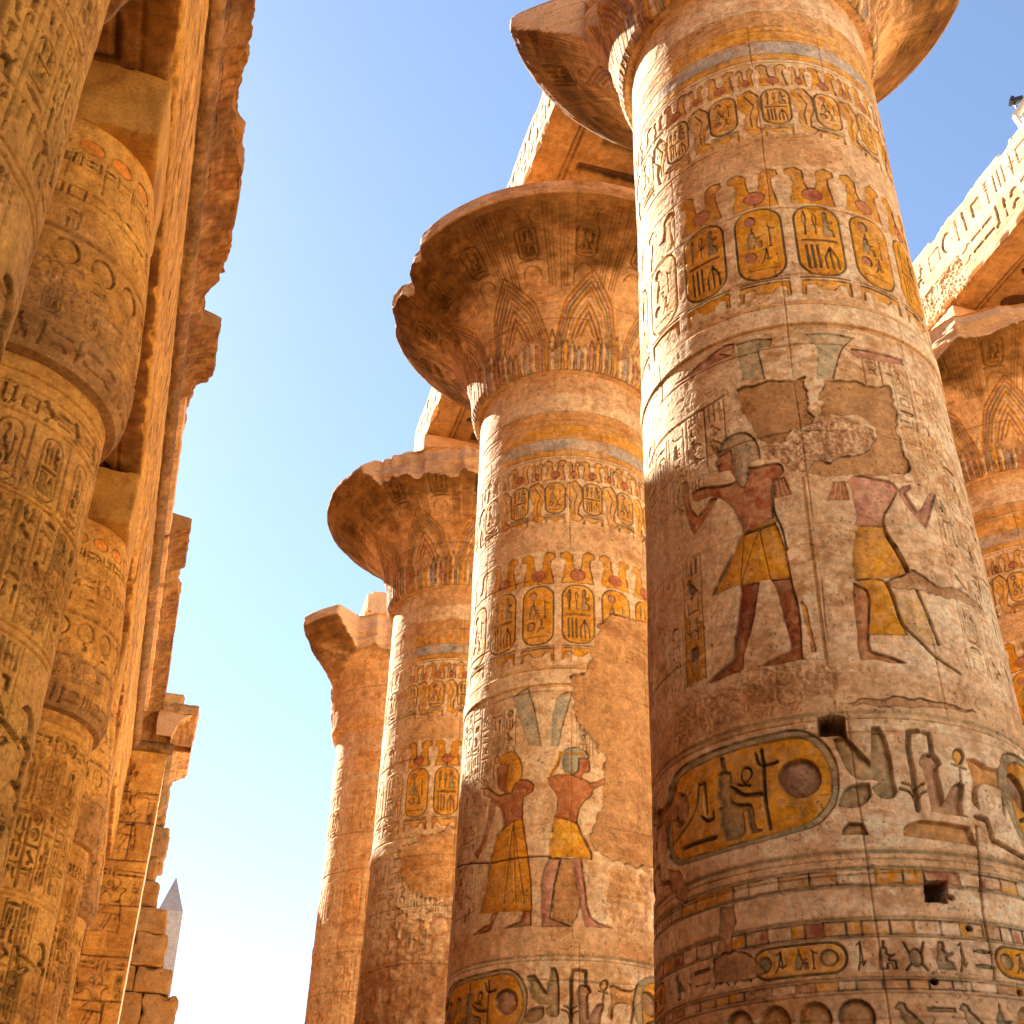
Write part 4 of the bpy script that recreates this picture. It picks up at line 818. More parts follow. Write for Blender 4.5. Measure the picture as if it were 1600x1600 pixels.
# ------------------------------------------------------------------ abaci and architraves
ABT = 20.0
def abacus(col, cx, cy, w=1.45, seed=0, z1=ABT, wx=None, z0=18.60):
    wx = wx or w
    return block('abacus', (cx-wx, cy-w, z0), (cx+wx, cy+w, z1), col, STONE*C(1, .9, .8), .10, .05, .02, seed)
abacus(col_a, XC, D0, 1.45, 1); abacus(col_b, XC+.35, D0+SP, 1.35, 2, wx=1.05); abacus(col_c, XC, D0+2*SP, 1.55, 3, wx=1.6); abacus(col_d, XC, D0+3*SP, 1.5, 4, z1=19.2); abacus(col_e, XD, D0+SP, 1.5, 5)
def beam(name, x0, x1, y0, y1, z0, z1, label, group, res, seed, carve, cat='architrave', parent=None, alt=TAN, base=STONE, zw=None, matr=None, soffit=None):
    """long stone beam along y; one canvas wraps its cross-section (left face, soffit, right face, top)"""
    w, h = x1-x0, z1-z0; per = [h, w, h, w]
    cv = Canvas(y0, y1, 0, 2*(w+h), res, seed, base, alt, .5); rnd = random.Random(seed)
    carve(cv, rnd, h, w)
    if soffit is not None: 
        sl = slice(int(h*cv.rv), int((h+w)*cv.rv)); cv.c[sl] = cv.c[sl]*soffit  # underside colour multiplied down, painting in soffit shade
    cv.finish(stain=.3, pits=.6, seed=seed, erosion=.02)
    v = np.arange(cv.H)/cv.rv; y = cv.u0+np.arange(cv.W)/cv.ru
    cx = [x0, x0, x1, x1, x0]; cz = [z1, z0, z0, z1, z1]; k = [0, h, h+w, 2*h+w, 2*(h+w)]
    X = np.interp(v, k, cx); Z = np.interp(v, k, cz)
    # rounded, chipped arrises
    mx, mz = (x0+x1)/2, (z0+z1)/2
    e = np.minimum.reduce([np.abs(v-q) for q in k]); nrmx = np.where(v < h, -1, np.where(v < h+w, 0, np.where(v < 2*h+w, 1, 0))); nrmz = np.where(v < h, 0, np.where(v < h+w, -1, np.where(v < 2*h+w, 0, 1)))
    ch = np.clip(fbm2((cv.H, cv.W), .35*res, seed+5, 4)-.5, 0, 1); ch2 = np.tile(np.clip(noise2((3, cv.W), .4*res, seed+6)[1]-.6, 0, 1), (cv.H, 1))
    fall = np.exp(-(e/.10)**2)[:, None]*(.02+.25*ch+.25*ch2)
    hh = cv.h
    Px = X[:, None]+nrmx[:, None]*hh-np.sign(X-mx)[:, None]*fall; Pz = Z[:, None]+nrmz[:, None]*hh-np.sign(Z-mz)[:, None]*fall
    Py = np.tile(y, (cv.H, 1)); endw = (fbm2((cv.H, cv.W), .3*res, seed+8, 3)-.5)*.1; Py = Py+endw*0
    P = np.stack([Px, Py, Pz], -1); mb = MB(); Pc = P[:-1]; cc = cv.c[:-1]
    mb.grid(np.concatenate([Pc, Pc[:1]]), np.concatenate([cc, cc[:1]]), flip=True)
    for side in (0, -1):      # end faces
        ring = Pc[:, side]; cen = ring.mean(0); st = [1, .97, .8, .55, .3, .02]
        Pe = np.stack([cen+(ring-cen)*q for q in st]); Pe[1:, :, 1] += (fbm3(Pe[1:], .5, seed)-.5)*.08
        mb.grid(Pe, (base*.92)*(.75+.5*fbm3(Pe, .3, seed+2))[..., None], closed=True, flip=(side == -1))
    if parent is None:
        t = thing(name, label, cat, ((x0+x1)/2, y0, z0), group)
        mb.build('beam', matr or M_STONE, t); return t
    return mb.build(name, matr or M_STONE, parent)
def carve_outer(cv, rnd, h, w):
    # v in [0,h] is the left face from its top down; text reads along the beam
    u0, u1 = cv.u0, cv.u0+(cv.W-1)/cv.ru
    for q in (.1, .49, .86): cv.hline(h*q, .02, .014, None)
    flipv = lambda a, b: (h*a, h*b)
    rows = ((.13, .46), (.52, .83))
    for a, b in rows:
        u = u0+.2
        while u < u1-.5:
            H = h*(b-a); w_ = H*rnd.choice((.32, .6, .7, .5)); nm = rnd.choice(TALL if w_ < H*.4 else SQ if w_ > H*.55 else WIDE)
            n = 1 if nm not in WIDE else 2
            for i in range(n):
                for kk, Pp in GL[nm]:
                    Q = [(u+w_*x, h*a+H*((1-y)*.86/n+i/n+.05)) for x, y in Pp]
                    if kk == 'p': cv.poly(Q, None, .03, w=.05, flat=.3)
                    elif kk == 'l': cv.line(Q, .024, .022)
            u += w_+.06
    # soffit: boxed large signs
    s0, s1 = h+.24*w, h+.80*w
    for q in (s0, s1, s0-.1, s1+.1): cv.hline(q, .05, .04, BROWN*.8, wear=.1)
    u = u0+.3
    while u < u1-1:
        H = s1-s0; L = rnd.choice((.5, .8, 1.1)); L = rnd.choice((.45, .6, .75)); nm = rnd.choice(['stool', 'snake', 'bar', 'stool', 'disc', 'bar', 'loaf', 'snake'])
        for kk, Pp in GL[nm]:
            Q = [(u+L*y, s0+H*(.1+.8*x)) for x, y in Pp]
            if kk == 'p': cv.poly(Q, BROWN*.6, .07, w=.05, flat=.6, wear=.15)
            elif kk == 'l': cv.line(Q, .14, .06, BROWN*.6, wear=.1)
        u += L+.15
ga = 'architraves over the nave columns'
SOFFIT_SHADE = C(.50, .40, .26)  # tint that paints shade onto the nave soffits
beam('architrave', 4.85, 7.95, D0-1.2, D0+SP+.35, 20.0, 21.45, 'architrave block with sunlit left face from the first column to the second', ga, 34, 21, carve_outer, soffit=SOFFIT_SHADE)
beam('architrave', 4.87, 7.93, D0+SP+.37, D0+2*SP+.1, 20.0, 21.40, 'architrave block with sunlit left face resting on the third column', ga, 30, 22, carve_outer, soffit=SOFFIT_SHADE)
beam('architrave', 5.0, 7.8, D0+3*SP-1.45, D0+3*SP+1.6, 19.2, 19.98, 'short stub of architrave on top of the farthest column', ga, 26, 23, carve_outer, soffit=SOFFIT_SHADE)
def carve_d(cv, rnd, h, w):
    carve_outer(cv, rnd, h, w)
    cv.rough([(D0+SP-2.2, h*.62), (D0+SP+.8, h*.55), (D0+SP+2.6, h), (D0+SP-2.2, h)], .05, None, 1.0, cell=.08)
beam('architrave', 15.15, 18.3, D0-2.5, D0+SP+2.9, 20.0, 22.25, 'long sunlit architrave with rows of hieroglyphs running in from the right edge', ga, 44, 24, carve_d, soffit=SOFFIT_SHADE)

# ------------------------------------------------------------------ LEFT: closed-bud columns
RL = 1.45; LX = -2.913; ZN = 9.32
LY = [6.56, 13.47, 23.47, 30.6, 36.6]
def prof_bud(z):
    z = np.asarray(z, float); return np.interp(z, [-1.9, -1.2, .5, 4.5, ZN+.1], [1.36, 1.46, 1.50, 1.455, 1.385])
BUD = [(1.36, ZN-.02), (1.50, ZN+.03), (1.585, ZN+.25), (1.60, ZN+.7), (1.57, ZN+1.3), (1.50, ZN+2.1), (1.41, ZN+3.0), (1.30, ZN+3.9), (1.27, ZN+4.08), (.02, ZN+4.1)]
LS = C(.64, .335, .07); LT = C(.34, .15, .03)
def bud_column(y, label, res, seed, crest, umin=-.5):
    cx = LX; rnd = random.Random(seed)
    t = thing('bud_column', label, 'column', (cx, y, -EYE), 'closed bud columns of the left row')
    cv = Canvas(-math.pi*RL, math.pi*RL, -EYE, ZN+.04, res, seed, LS, LT, .6)
    U0, U1 = cv.u0, -cv.u0
    f = 2.4; DB = 2.2
    text_row(cv, U0, U1, 8.6, 8.9, rnd, DB*.02)
    for v in (9.1, 8.92, 8.74, 8.56, 7.55, 6.1, 6.0, 3.55, 3.45, 1.6): cv.hline(v, .03, .02*f, None)
    n = 16
    for i in range(n):
        u = U0+(i+.5)*(U1-U0)/n
        cartouche(cv, u, 8.05, .3, .8, rnd, None, DB*.02, kind=i % 2)
        cv.line([(u+.25, 7.6), (u+.25, 8.5)], .03, .015)
    n = 30
    for i in range(n): u = U0+(i+.5)*(U1-U0)/n; text_col(cv, u, 6.15, 7.5, .28, rnd, DB*.024) if i % 3 else text_col(cv, u, 6.15, 7.5, .28, rnd, DB*.024, borders=False)
    for i in range(11):
        u = U0+(i+.5)*(U1-U0)/11
        if i % 2: 
            for nm, cl in (('torso', 0), ('arm', 0), ('wig', 0), ('kilt', 0), ('leg1', 0), ('leg2', 0)):
                cv.poly([((a+.45)*.9+u, (b-5.15)*.62+3.65) for a, b in T['a_'+nm]], None, DB*.03, w=.04, flat=.3)
        else: text_col(cv, u-.15, 3.6, 5.95, .3, rnd, DB*.024); text_col(cv, u+.18, 3.6, 5.95, .3, rnd, DB*.024)
    for i in range(14):
        u = U0+(i+.5)*(U1-U0)/14; cartouche(cv, u, 2.6, .38, 1.5, rnd, None, DB*.026, kind=i % 2)
        cv.line([(u+.32, 1.7), (u+.32, 3.4)], .04, .02)
    for i in range(9):
        u = U0+(i+.5)*(U1-U0)/9
        for q in (.48, .36, .24): cv.line([(u-q, -.9), (u-q*.8, .2), (u, 1.5-(.48-q)*2), (u+q*.8, .2), (u+q, -.9)], .03, .016)
    for _ in range(9):
        a, b = rnd.uniform(-1, 3), rnd.uniform(.5, 8.5); q = rnd.uniform(.15, .4)
        cv.rough([(a-q, b-q), (a+q, b-q*.6), (a+q*1.2, b+q), (a-q, b+q*.7)], .03, LT, .9, jag=.12)
    js = [8.7, 7.6, 6.5, 5.35, 4.3, 3.1, 1.9, .8, -.3]; js = [j+rnd.uniform(-.12, .12) for j in js]
    cv.finish(stain=.3, pits=.8, joints=js, seams=[(rnd.uniform(.2, 2.6), js[i+1], js[i]) for i in range(8)]+[(rnd.uniform(-1, .5), js[i+1], js[i]) for i in range(8)], seed=seed, erosion=.018)
    zl = .4 if seed < 33 else 1.5
    shaft_mesh(cv, cx, y, prof_bud, RL, t, umax=2.9, ulo=umin, zlo=zl, stride=5)
    # capital
    prof, sq, sk = resample(BUD, 1.0/res); L = sk[-2]
    cc = Canvas(-math.pi*RL, math.pi*RL, 0, sk[-1], res, seed+50, LS, LT, .6)
    text_row(cc, -2.5, 2.9, .22, .58, rnd, .04); text_row(cc, -2.5, 2.9, 2.62, 2.98, rnd, .03); text_row(cc, -2.5, 2.9, 3.32, 3.55, rnd, .025)
    cc.hline(2.05, .10, .05, UMBER, .7); cc.hline(1.15, .08, .05, UMBER, .7); cc.hline(1.62, .02, .02, None); cc.hline(3.3, .02, .012, None); cc.hline(2.8, .016, .012, None); cc.hline(.62, .03, .02, None); cc.hline(3.0, .02, .012, None); cc.hline(2.5, .02, .01, None)
    for i in range(18):
        u = cc.u0+(i+.5)*2*math.pi*RL/18
        cc.poly(arc(u, 1.72, .17, .2, 0, 345, 14), None, .035, w=.03, flat=.2); text_col(cc, u, 1.15, 1.55, .24, rnd, .022, borders=False)
        cartouche(cc, u, .92, .2, .42, rnd, None, .02); text_col(cc, u, 2.1, 2.5, .26, rnd, .018, borders=False)
        cc.poly(arc(u, 3.75, .19, .13, 0, 345, 14), LS*C(1.1, .7, .5), .01, w=.03, flat=.3, wear=.4); cc.line([(u-.25, 3.0), (u-.25, 3.6)], .02, .01)
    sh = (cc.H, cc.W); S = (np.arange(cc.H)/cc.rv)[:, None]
    g = sstep(1.25, .35, S+(fbm2(sh, .4*res, seed, 5, 1, .65)-.5)*1.0)*.8; cc.c = cc.c*(1-g[..., None])+UMBER*g[..., None]  # darker brown towards the foot of the bud
    cc.rough([(-1.2, .9), (2.6, .7), (2.6, 1.3), (-1.2, 1.4)], .03, UMBER*1.3, .8, jag=.2)
    cc.finish(stain=.3, pits=.6, seed=seed+60, erosion=.018)
    fr, r = frame_of(cx, y); ci = pick(cc.W, int((umin-cc.u0)*cc.ru), int((2.9-cc.u0)*cc.ru), 4); phi = (cc.u0+ci/cc.ru)/RL
    vi = np.clip(np.round(sq*cc.rv).astype(int), 0, cc.H-1)
    am = np.clip((sk[-1]-sq)/1.3, 0, 1)[:, None]
    R = prof[:, 0][:, None]+cc.h[np.ix_(vi, ci)]*am
    d = np.cos(phi)[:, None]*fr+np.sin(phi)[:, None]*r
    P = np.empty((len(sq), len(ci), 3)); P[..., :2] = np.array([cx, y])+R[..., None]*d[None]; P[..., 2] = prof[:, 1][:, None]
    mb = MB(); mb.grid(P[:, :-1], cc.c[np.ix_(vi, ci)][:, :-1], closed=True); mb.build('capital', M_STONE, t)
    block('abacus', (cx-1.27, y-1.27, ZN+4.08), (cx+1.27, y+1.27, 14.6), t, LS*.85, .05, .05, .035, seed, alt=LT, relief=.02, chip=.3)
    disc_mesh('base', cx, y, [(2.1, -EYE), (2.15, -EYE+.1), (2.15, -EYE+.35), (2.0, -EYE+.42), (1.3, -EYE+.42)], t, LS, M_ROUGH, seed)
    return t
bud_column(LY[0], 'nearest bud column filling the left edge with deeply cut hieroglyphs', 95, 31, True, umin=.2)
bud_b = bud_column(LY[1], 'second bud column from the left edge with a large bud capital under a square block', 80, 32, True, umin=.0)
bud_column(LY[2], 'third bud column of the left row seen half behind the second', 55, 33, True, umin=.0)
bud_column(LY[3], 'fourth bud column of the left row with only its capital rim showing', 42, 34, True)
bud_column(LY[4], 'last and smallest bud column of the left row beside the carved pier', 36, 35, True)

# ------------------------------------------------------------------ LEFT: entablature (architrave, torus, cavetto cornice)
LB = 14.6; TZ = 19.0; TOPZ = 20.7; FX = -1.63
ent = thing('entablature', 'long broken entablature over the left bud columns with dark torus roll and cavetto cornice', 'entablature', (FX, 3.0, LB))
def carve_l(cv, rnd, h, w):
    for q in (.5, 2.3): cv.hline(q, .03, .02, None)
    vr = 2*h+w     # right face runs from the soffit (h+w) up to 2h+w
    for q in (h+w+.35, h+w+1.0, h+w+2.2, h+w+3.2): cv.hline(q, .03, .02, None)
    u = cv.u0+.2
    while u < cv.u0+(cv.W-1)/cv.ru-1: 
        text_row(cv, u, u+.9, h+w+.4, h+w+.95, rnd, .022); text_row(cv, u, u+.9, h+w+1.05, h+w+2.1, rnd, .022); u += 1.0
    s0, s1 = h+.3*w, h+.8*w
    for q in (s0, s1): cv.hline(q, .04, .03, None)
    u = cv.u0+.3
    while u < cv.u0+(cv.W-1)/cv.ru-1: glyph(cv, rnd.choice(SQ+TALL), u, s0+.1, .9, s1-s0-.2, .05); u += 1.1
segs = [(2.2, 9.9), (9.92, 18.4), (18.42, 27.0), (27.02, 33.5), (33.52, 41.0), (41.02, 47.9)]
for i, (a, b) in enumerate(segs):
    dxx = (0, .07, 0, .06, .0, .03)[i]; dzz = (0, .0, .14, .05, .2, .1)[i]
    beam('architrave_course', -4.25, FX+dxx*.6, a, b, LB+dzz, 16.3, None, None, 24 if i < 3 else 16, 40+i, carve_l, parent=ent, base=LS*1.02, alt=LT, soffit=C(.45, .36, .26))  # dark soffit tint paints in the shade under the left beams
beam('wall_course', -4.1, FX-.02, 2.2, 47.9, 16.32, TZ-.1, None, None, 16, 49, carve_l, parent=ent, base=LS*1.05, alt=LT)
def sweep(name, parent, profile, y0, y1, res, seed, decor=None, xlim=None, along='y', base=LS, alt=LT, origin=None, mat=None, dirt=None, stain=.45):
    """moulding: profile of (out, z) swept along y; xlim(y) breaks it off"""
    prof, sq, sk = resample(profile, 1.0/res)
    cv = Canvas(y0, y1, 0, sk[-1], res, seed, base, alt, .7); rnd = random.Random(seed)
    if decor: decor(cv, rnd, sk)
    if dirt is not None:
        g = sstep(.35, .65, fbm2((cv.H, cv.W), 1.0*res, seed+3, 5, 1.3))*dirt; cv.c = cv.c*(1-g[..., None])+UMBER*.8*g[..., None]
    cv.finish(stain=stain, pits=.8, seed=seed, erosion=.03)
    y = cv.u0+np.arange(cv.W)/cv.ru
    vi = np.clip(np.round(sq*cv.rv).astype(int), 0, cv.H-1); h = cv.h[vi]+(fbm2((cv.H, cv.W), .5*res, seed+21, 5, 1, .6)[vi]-.5)*(.16 if name.endswith('cavetto_cornice') else .04); col = cv.c[vi]
    tn = np.gradient(prof, axis=0); tl = np.hypot(tn[:, 0], tn[:, 1])+1e-9; nx = tn[:, 1]/tl; nz = -tn[:, 0]/tl
    X = prof[:, 0][:, None]+h*nx[:, None]; Z = prof[:, 1][:, None]+h*nz[:, None]
    if xlim is not None:
        n = fbm2(X.shape, .45*res, seed+9, 4)
        xl = np.interp(y+(noise2((3, cv.W), .3*res, seed+10)[1]-.5)*.3, [a for a, b in xlim], [b for a, b in xlim])
        lim = xl[None]+(n-.5)*.35*(xl[None] < .84); over = X > lim; X = np.minimum(X, lim)
        col = np.where(over[..., None], (base*.95)*(.75+.5*n[..., None]), col)
    mb = MB(); Y = np.tile(y, (len(sq), 1))
    if along == 'y': P = np.stack([origin[0]+X, origin[1]+Y, Z], -1)
    else: P = np.stack([origin[0]+Y, origin[1]-X, Z], -1)      # along x, facing -y
    mb.grid(P, col, flip=True)
    for side in (0, -1):       # end caps
        ring = P[:, side]; cen = ring.mean(0); Pe = np.stack([cen+(ring-cen)*q for q in (1, .7, .35, .02)])
        mb.grid(Pe, base*.95*(.8+.4*fbm3(Pe, .3, seed))[..., None], closed=True, flip=(side == -1))
    return mb.build(name, mat or M_STONE, parent)
def circ_prof(r, z, n=14): return [(r*math.sin(a), z-r*math.cos(a)) for a in np.linspace(0, 2*math.pi, n*2)]
TOR = [(a-.0, b) for a, b in circ_prof(.22, TZ+.13)]
CAV = [(.0, TZ+.33), (.04, TZ+.5), (.10, TZ+.75), (.22, TZ+1.0), (.44, TZ+1.2), (.72, TZ+1.32), (.86, TZ+1.34), (.87, TOPZ), (-.6, TOPZ+.02), (-.6, TZ+.33)]
def rib_decor(cv, rnd, sk):
    y = cv.u0
    while y < cv.u0+(cv.W-1)/cv.ru:
        cv.line([(y, .1), (y+rnd.uniform(-.02, .02), sk[6])], .04, .008, None); y += rnd.uniform(.15, .3)
def tor_decor(cv, rnd, sk):
    y = cv.u0
    while y < cv.u0+(cv.W-1)/cv.ru: cv.line([(y, 0), (y+.1, sk[-1])], .03, .008, None); y += .8
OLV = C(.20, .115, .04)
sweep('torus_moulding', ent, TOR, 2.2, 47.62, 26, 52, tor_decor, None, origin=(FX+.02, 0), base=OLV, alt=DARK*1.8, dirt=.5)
F, N_ = .9, .12
lims = [(0, F), (13.9, F), (14.0, .55), (15.5, .62), (17.0, .5), (17.6, .55), (18.2, .72), (19.3, .9), (20.5, .86), (22.4, .70), (23.0, .42), (23.9, .40), (24.1, F), (26.0, F), (26.25, .42), (27.2, .34), (28.6, .22), (30.5, .12), (33.2, .15), (33.4, F), (35.8, F), (36.0, .5), (36.6, .62), (38.0, .84), (39.3, .86), (47.7, F)]
sweep('cavetto_cornice', ent, CAV, 2.2, 47.75, 24, 53, rib_decor, lims, origin=(FX, 0), base=C(.36, .165, .045), alt=UMBER*.75, dirt=.8)
# parapet core that stays where the cornice is gone
for i, (a, b, z) in enumerate([(15.0, 17.2, 19.9), (26.6, 28.9, 20.9), (29.0, 33.3, 20.4), (33.6, 36.4, 20.3), (36.6, 46.5, 20.0)]):
    block('parapet_block', (-3.6, a, TZ+.9), (-1.3 if i else -1.5, b, z), ent, STONE*C(.95, .85, .8), .14, .05, .04, 60+i, M_ROUGH, chip=.5)
for i, (a, b) in enumerate([(11.2, 13.6), (13.7, 14.6)]):
    block('parapet_block', (-2.6, a, TOPZ+.03), (-.66-.06*i, b, TOPZ+1.0-.35*i), ent, STONE*C(.95, .8, .6), .12, .05, .05, 70+i, M_ROUGH, chip=.8)

# ------------------------------------------------------------------ LEFT: end pier, its own cornice, ruined wall and obelisk
PX1 = -.31; PY = 48.0
pier = thing('corner_pier', 'tall carved pier with flared cornice closing the left row', 'pier', (-2.6, PY, -EYE))
cvp = Canvas(-5.0, PX1, -EYE, TZ-.1, 30, 81, LS*.95, LT, .6); rp = random.Random(5)
for v in (17.2, 14.9, 14.4, 11.9, 11.4, 8.6, 8.1, 5.2): cvp.hline(v, .05, .03, None)
for (v, s) in ((14.95, .62), (11.95, .70), (8.65, .66), (5.3, .66), (2.2, .66)):
    for du in (-1.15, -2.9):
        for nm in ('torso', 'arm', 'face', 'wig', 'kilt', 'leg1', 'leg2'):
            cvp.poly([((a+.4)*.95+du, (b-5.15)*s+v) for a, b in T['a_'+nm]], None, .035, w=.05, flat=.12)
    for u in (-.55, -2.1, -3.9): text_col(cvp, u, v+1.0, v+2.0, .22, rp, .02)
    text_row(cvp, -3.4, PX1-.05, v+2.05, v+2.4, rp, .035)
for v0 in (16.1, 14.65, 13.0, 11.2, 9.7, 8.3, 6.8, 5.1, 3.6): cvp.line([(-5, v0), (-3, v0+.05), (-1.6, v0-.03), (PX1, v0+.02)], .05, .05, BROWN)
for (u, a, b) in ((-1.5, 5.1, 6.8), (-.9, 8.3, 9.7), (-2.0, 11.2, 13.0), (-1.1, 14.65, 16.1), (-1.9, 3.6, 5.1)): cvp.line([(u, a), (u, b)], .04, .05, BROWN)
cvp.rough([(-2.4, 16.4), (-1.2, 16.2), (-1.5, 18.4), (-2.6, 18.6)], .12, LT, 1.0, jag=.2, cell=.3)
cvp.finish(stain=.3, pits=.8, seed=82, erosion=.03)
mbp = MB(); X = cvp.u0+np.arange(cvp.W)/cvp.ru; Zp = cvp.v0+np.arange(cvp.H)/cvp.rv
Pp = np.stack([np.tile(X, (cvp.H, 1)), PY-cvp.h, np.tile(Zp[:, None], (1, cvp.W))], -1); mbp.grid(Pp, cvp.c)
Yr = np.linspace(PY, PY+7.5, 60); Zr = Zp[::3]
Pr = np.stack([np.full((len(Zr), 60), PX1), np.tile(Yr, (len(Zr), 1)), np.tile(Zr[:, None], (1, 60))], -1); Pr[:, 1:, 0] += (fbm3(Pr[:, 1:], .6, 3)-.5)*.06; Pr[0::1, 0] = Pp[::3, -1][:len(Zr)]
mbp.grid(Pr, PALE*(.8+.4*fbm3(Pr, .5, 9))[..., None])  # right face coloured pale to paint in its lit strip
for (xa, xb, ya, yb) in ((PX1, -5.0, PY+7.5, PY+7.5), (-5.0, -5.0, PY+7.5, PY)):
    q = np.linspace(0, 1, 8); Pq = np.stack([np.tile(xa+(xb-xa)*q, (12, 1)), np.tile(ya+(yb-ya)*q, (12, 1)), np.tile(np.linspace(-EYE, TZ-.1, 12)[:, None], (1, 8))], -1); mbp.grid(Pq, LS)
mbp.build('wall', M_STONE, pier)
block('wall_cap', (-5.0, PY+.02, TZ-.1), (PX1-.02, PY+7.4, TZ+.35), pier, LS, .2, .03, .02, 83)
sweep('torus_moulding', pier, TOR, -1.75, PX1+.18, 30, 84, tor_decor, None, along='x', origin=(0, PY+.0), base=OLV, alt=DARK*2, dirt=.4)
sweep('side_torus_moulding', pier, TOR, PY+.1, PY+7.4, 16, 86, None, None, origin=(PX1+.0, 0), base=OLV, alt=DARK*2)
sweep('cavetto_cornice', pier, CAV, -1.75, PX1+.86, 30, 85, rib_decor, None, along='x', origin=(0, PY+.03), base=C(.50, .27, .10), alt=LT, dirt=.3)
sweep('side_cavetto_cornice', pier, CAV, PY-.8, PY+6.2, 20, 87, rib_decor, None, origin=(PX1+.03, 0), base=C(.56, .33, .16), alt=LT, dirt=.15)
ruin = thing('ruined_wall', 'stepped ruin of rough stone courses between the carved pier and the obelisk', 'wall', (-1.0, 62.0, -EYE))
rr = random.Random(3); RY = 57.0; z = -EYE; k = 0
edge = [(-1.9, 1.78), (10.84, 1.78), (11.35, 1.83), (12.11, 1.75), (12.6, 1.38), (13.89, 1.11), (14.94, 0.82), (15.61, 0.68), (15.86, 0.45), (16.82, 0.2), (17.36, -0.01), (17.79, 0.03), (18.31, 0.25), (18.69, 0.24), (19.25, -0.03), (20.32, 0.13), (21.07, 0.06), (21.67, -0.04)]
while z < 25.5:
    hcr = rr.uniform(1.0, 1.5); x1 = np.interp(z+hcr/2, [a for a, b in edge], [b for a, b in edge])*1.0+rr.uniform(-.1, .1); x0 = x1-rr.uniform(1.0, 1.5)
    block('stone_course', (x0, RY+rr.uniform(-.1, .1), z), (x1, RY+3, z+hcr-.02), ruin, C(.36, .19, .065), .07, .09, .13, 300+k, M_ROUGH, chip=1.0, alt=LT)
    block('stone_course', (-4.5, RY+rr.uniform(.0, .15), z), (x0-.02, RY+3, z+hcr-.02), ruin, C(.36, .19, .065), .14, .07, .07, 400+k, M_ROUGH, chip=.5, alt=LT)
    z += hcr; k += 1
# obelisk
ob = thing('obelisk', 'distant pointed grey obelisk behind the ruined wall', 'obelisk', (1.62, 95.0, -EYE))
def frustum(mb, cx, cy, w0, z0, w1, z1, nz, col, seed):
    rows = []
    for q in np.linspace(0, 1, nz):
        w = w0+(w1-w0)*q; z = z0+(z1-z0)*q; ring = []
        cr = [(-w, -w), (w, -w), (w, w), (-w, w)]
        for i in range(4):
            a, b = cr[i], cr[(i+1) % 4]
            for j in range(12): t = j/12; ring.append((cx+a[0]*(1-t)+b[0]*t, cy+a[1]*(1-t)+b[1]*t, z))
        rows.append(ring)
    P = np.array(rows); mb.grid(P, col*(.85+.3*fbm3(P, 1.2, seed))[..., None], closed=True)
mb = MB(); frustum(mb, 1.62, 95, 1.15, -EYE, .86, 25.5, 80, C(.32, .29, .29), 1); mb.build('shaft', M_ROUGH, ob, smooth=False)
mb = MB(); frustum(mb, 1.62, 95, .86, 25.5, .02, 28.1, 14, C(.28, .26, .27), 2); mb.build('pyramidion', M_ROUGH, ob, smooth=False)

# ------------------------------------------------------------------ floodlight frame on the right-hand architrave, small bird
steel = plain_mat('painted_steel', (.55, .50, .42), .5, .2); black = plain_mat('black_metal', (.03, .03, .035), .4, .3)
def bar(mb, a, b, w, col):
    a = np.array(a, float); b = np.array(b, float); d = (b-a)/np.linalg.norm(b-a); up = np.array([0, 0, 1.0]) if abs(d[2]) < .9 else np.array([0, 1.0, 0])
    s = np.cross(d, up); s /= np.linalg.norm(s); t = np.cross(s, d)
    ring = [s+t, -s+t, -s-t, s-t]; rows = [[p+r*w*k for r in ring] for p, k in ((a, .01), (a, 1), (b, 1), (b, .01))]
    mb.grid(np.array(rows), col, closed=True)
fl = thing('floodlight', 'small dark floodlight on a pale bracket on top of the right-hand architrave', 'floodlight', (15.35, 14.4, 22.22))
mb = MB(); bar(mb, (15.36, 14.41, 22.16), (15.24, 14.46, 22.72), .05, C(.6, .55, .45)); bar(mb, (15.52, 14.36, 22.16), (15.40, 14.38, 22.66), .05, C(.6, .55, .45)); mb.build('post', steel, fl, smooth=False)
mb = MB(); bar(mb, (15.24, 14.46, 22.70), (15.55, 14.02, 23.25), .06, C(.4, .25, .15)); bar(mb, (15.40, 14.38, 22.66), (15.75, 13.95, 23.1), .05, C(.6, .55, .45)); mb.build('bracket_arm', steel, fl, smooth=False)
mb = MB(); bar(mb, (15.26, 14.43, 23.19), (15.36, 14.22, 23.07), .055, C(.03, .03, .03)); bar(mb, (15.22, 14.45, 23.22), (15.27, 14.42, 23.19), .08, C(.03, .03, .03)); mb.build('lamp_head', black, fl, smooth=False)
mb = MB(); bar(mb, (15.27, 14.42, 23.15), (15.3, 14.40, 22.9), .018, C(.03, .03, .03)); bar(mb, (15.3, 14.40, 22.9), (15.45, 14.2, 23.0), .025, C(.03, .03, .03)); mb.build('strut', black, fl, smooth=False)

# small dark bird on the broken capital
def bird(x, y, z):
    t = np.linspace(0, 2*np.pi, 14, endpoint=False); rows = []
    for (a, r, h) in ((-.17, .012, .10), (-.13, .02, .10), (-.07, .045, .10), (0, .062, .11), (.06, .052, .14), (.09, .034, .19), (.11, .034, .225), (.135, .02, .23), (.165, .004, .225)):
        rows.append([(x+a, y+r*math.cos(q), z+h+r*math.sin(q)) for q in t])
    mb = MB(); mb.grid(np.array(rows), C(.05, .05, .06), closed=True)
    for s in (-.02, .02):
        mb.grid(np.array([[(x+.01+.006*math.cos(q), y+s+.006*math.sin(q), z+zz) for q in t] for zz in (0, .07)]), C(.2, .08, .05), closed=True)
    return mb.build('bird', black)
tag(bird(3.74, 34.1, 18.44), 'tiny dark bird perched on the chunk of the farthest capital', 'bird')

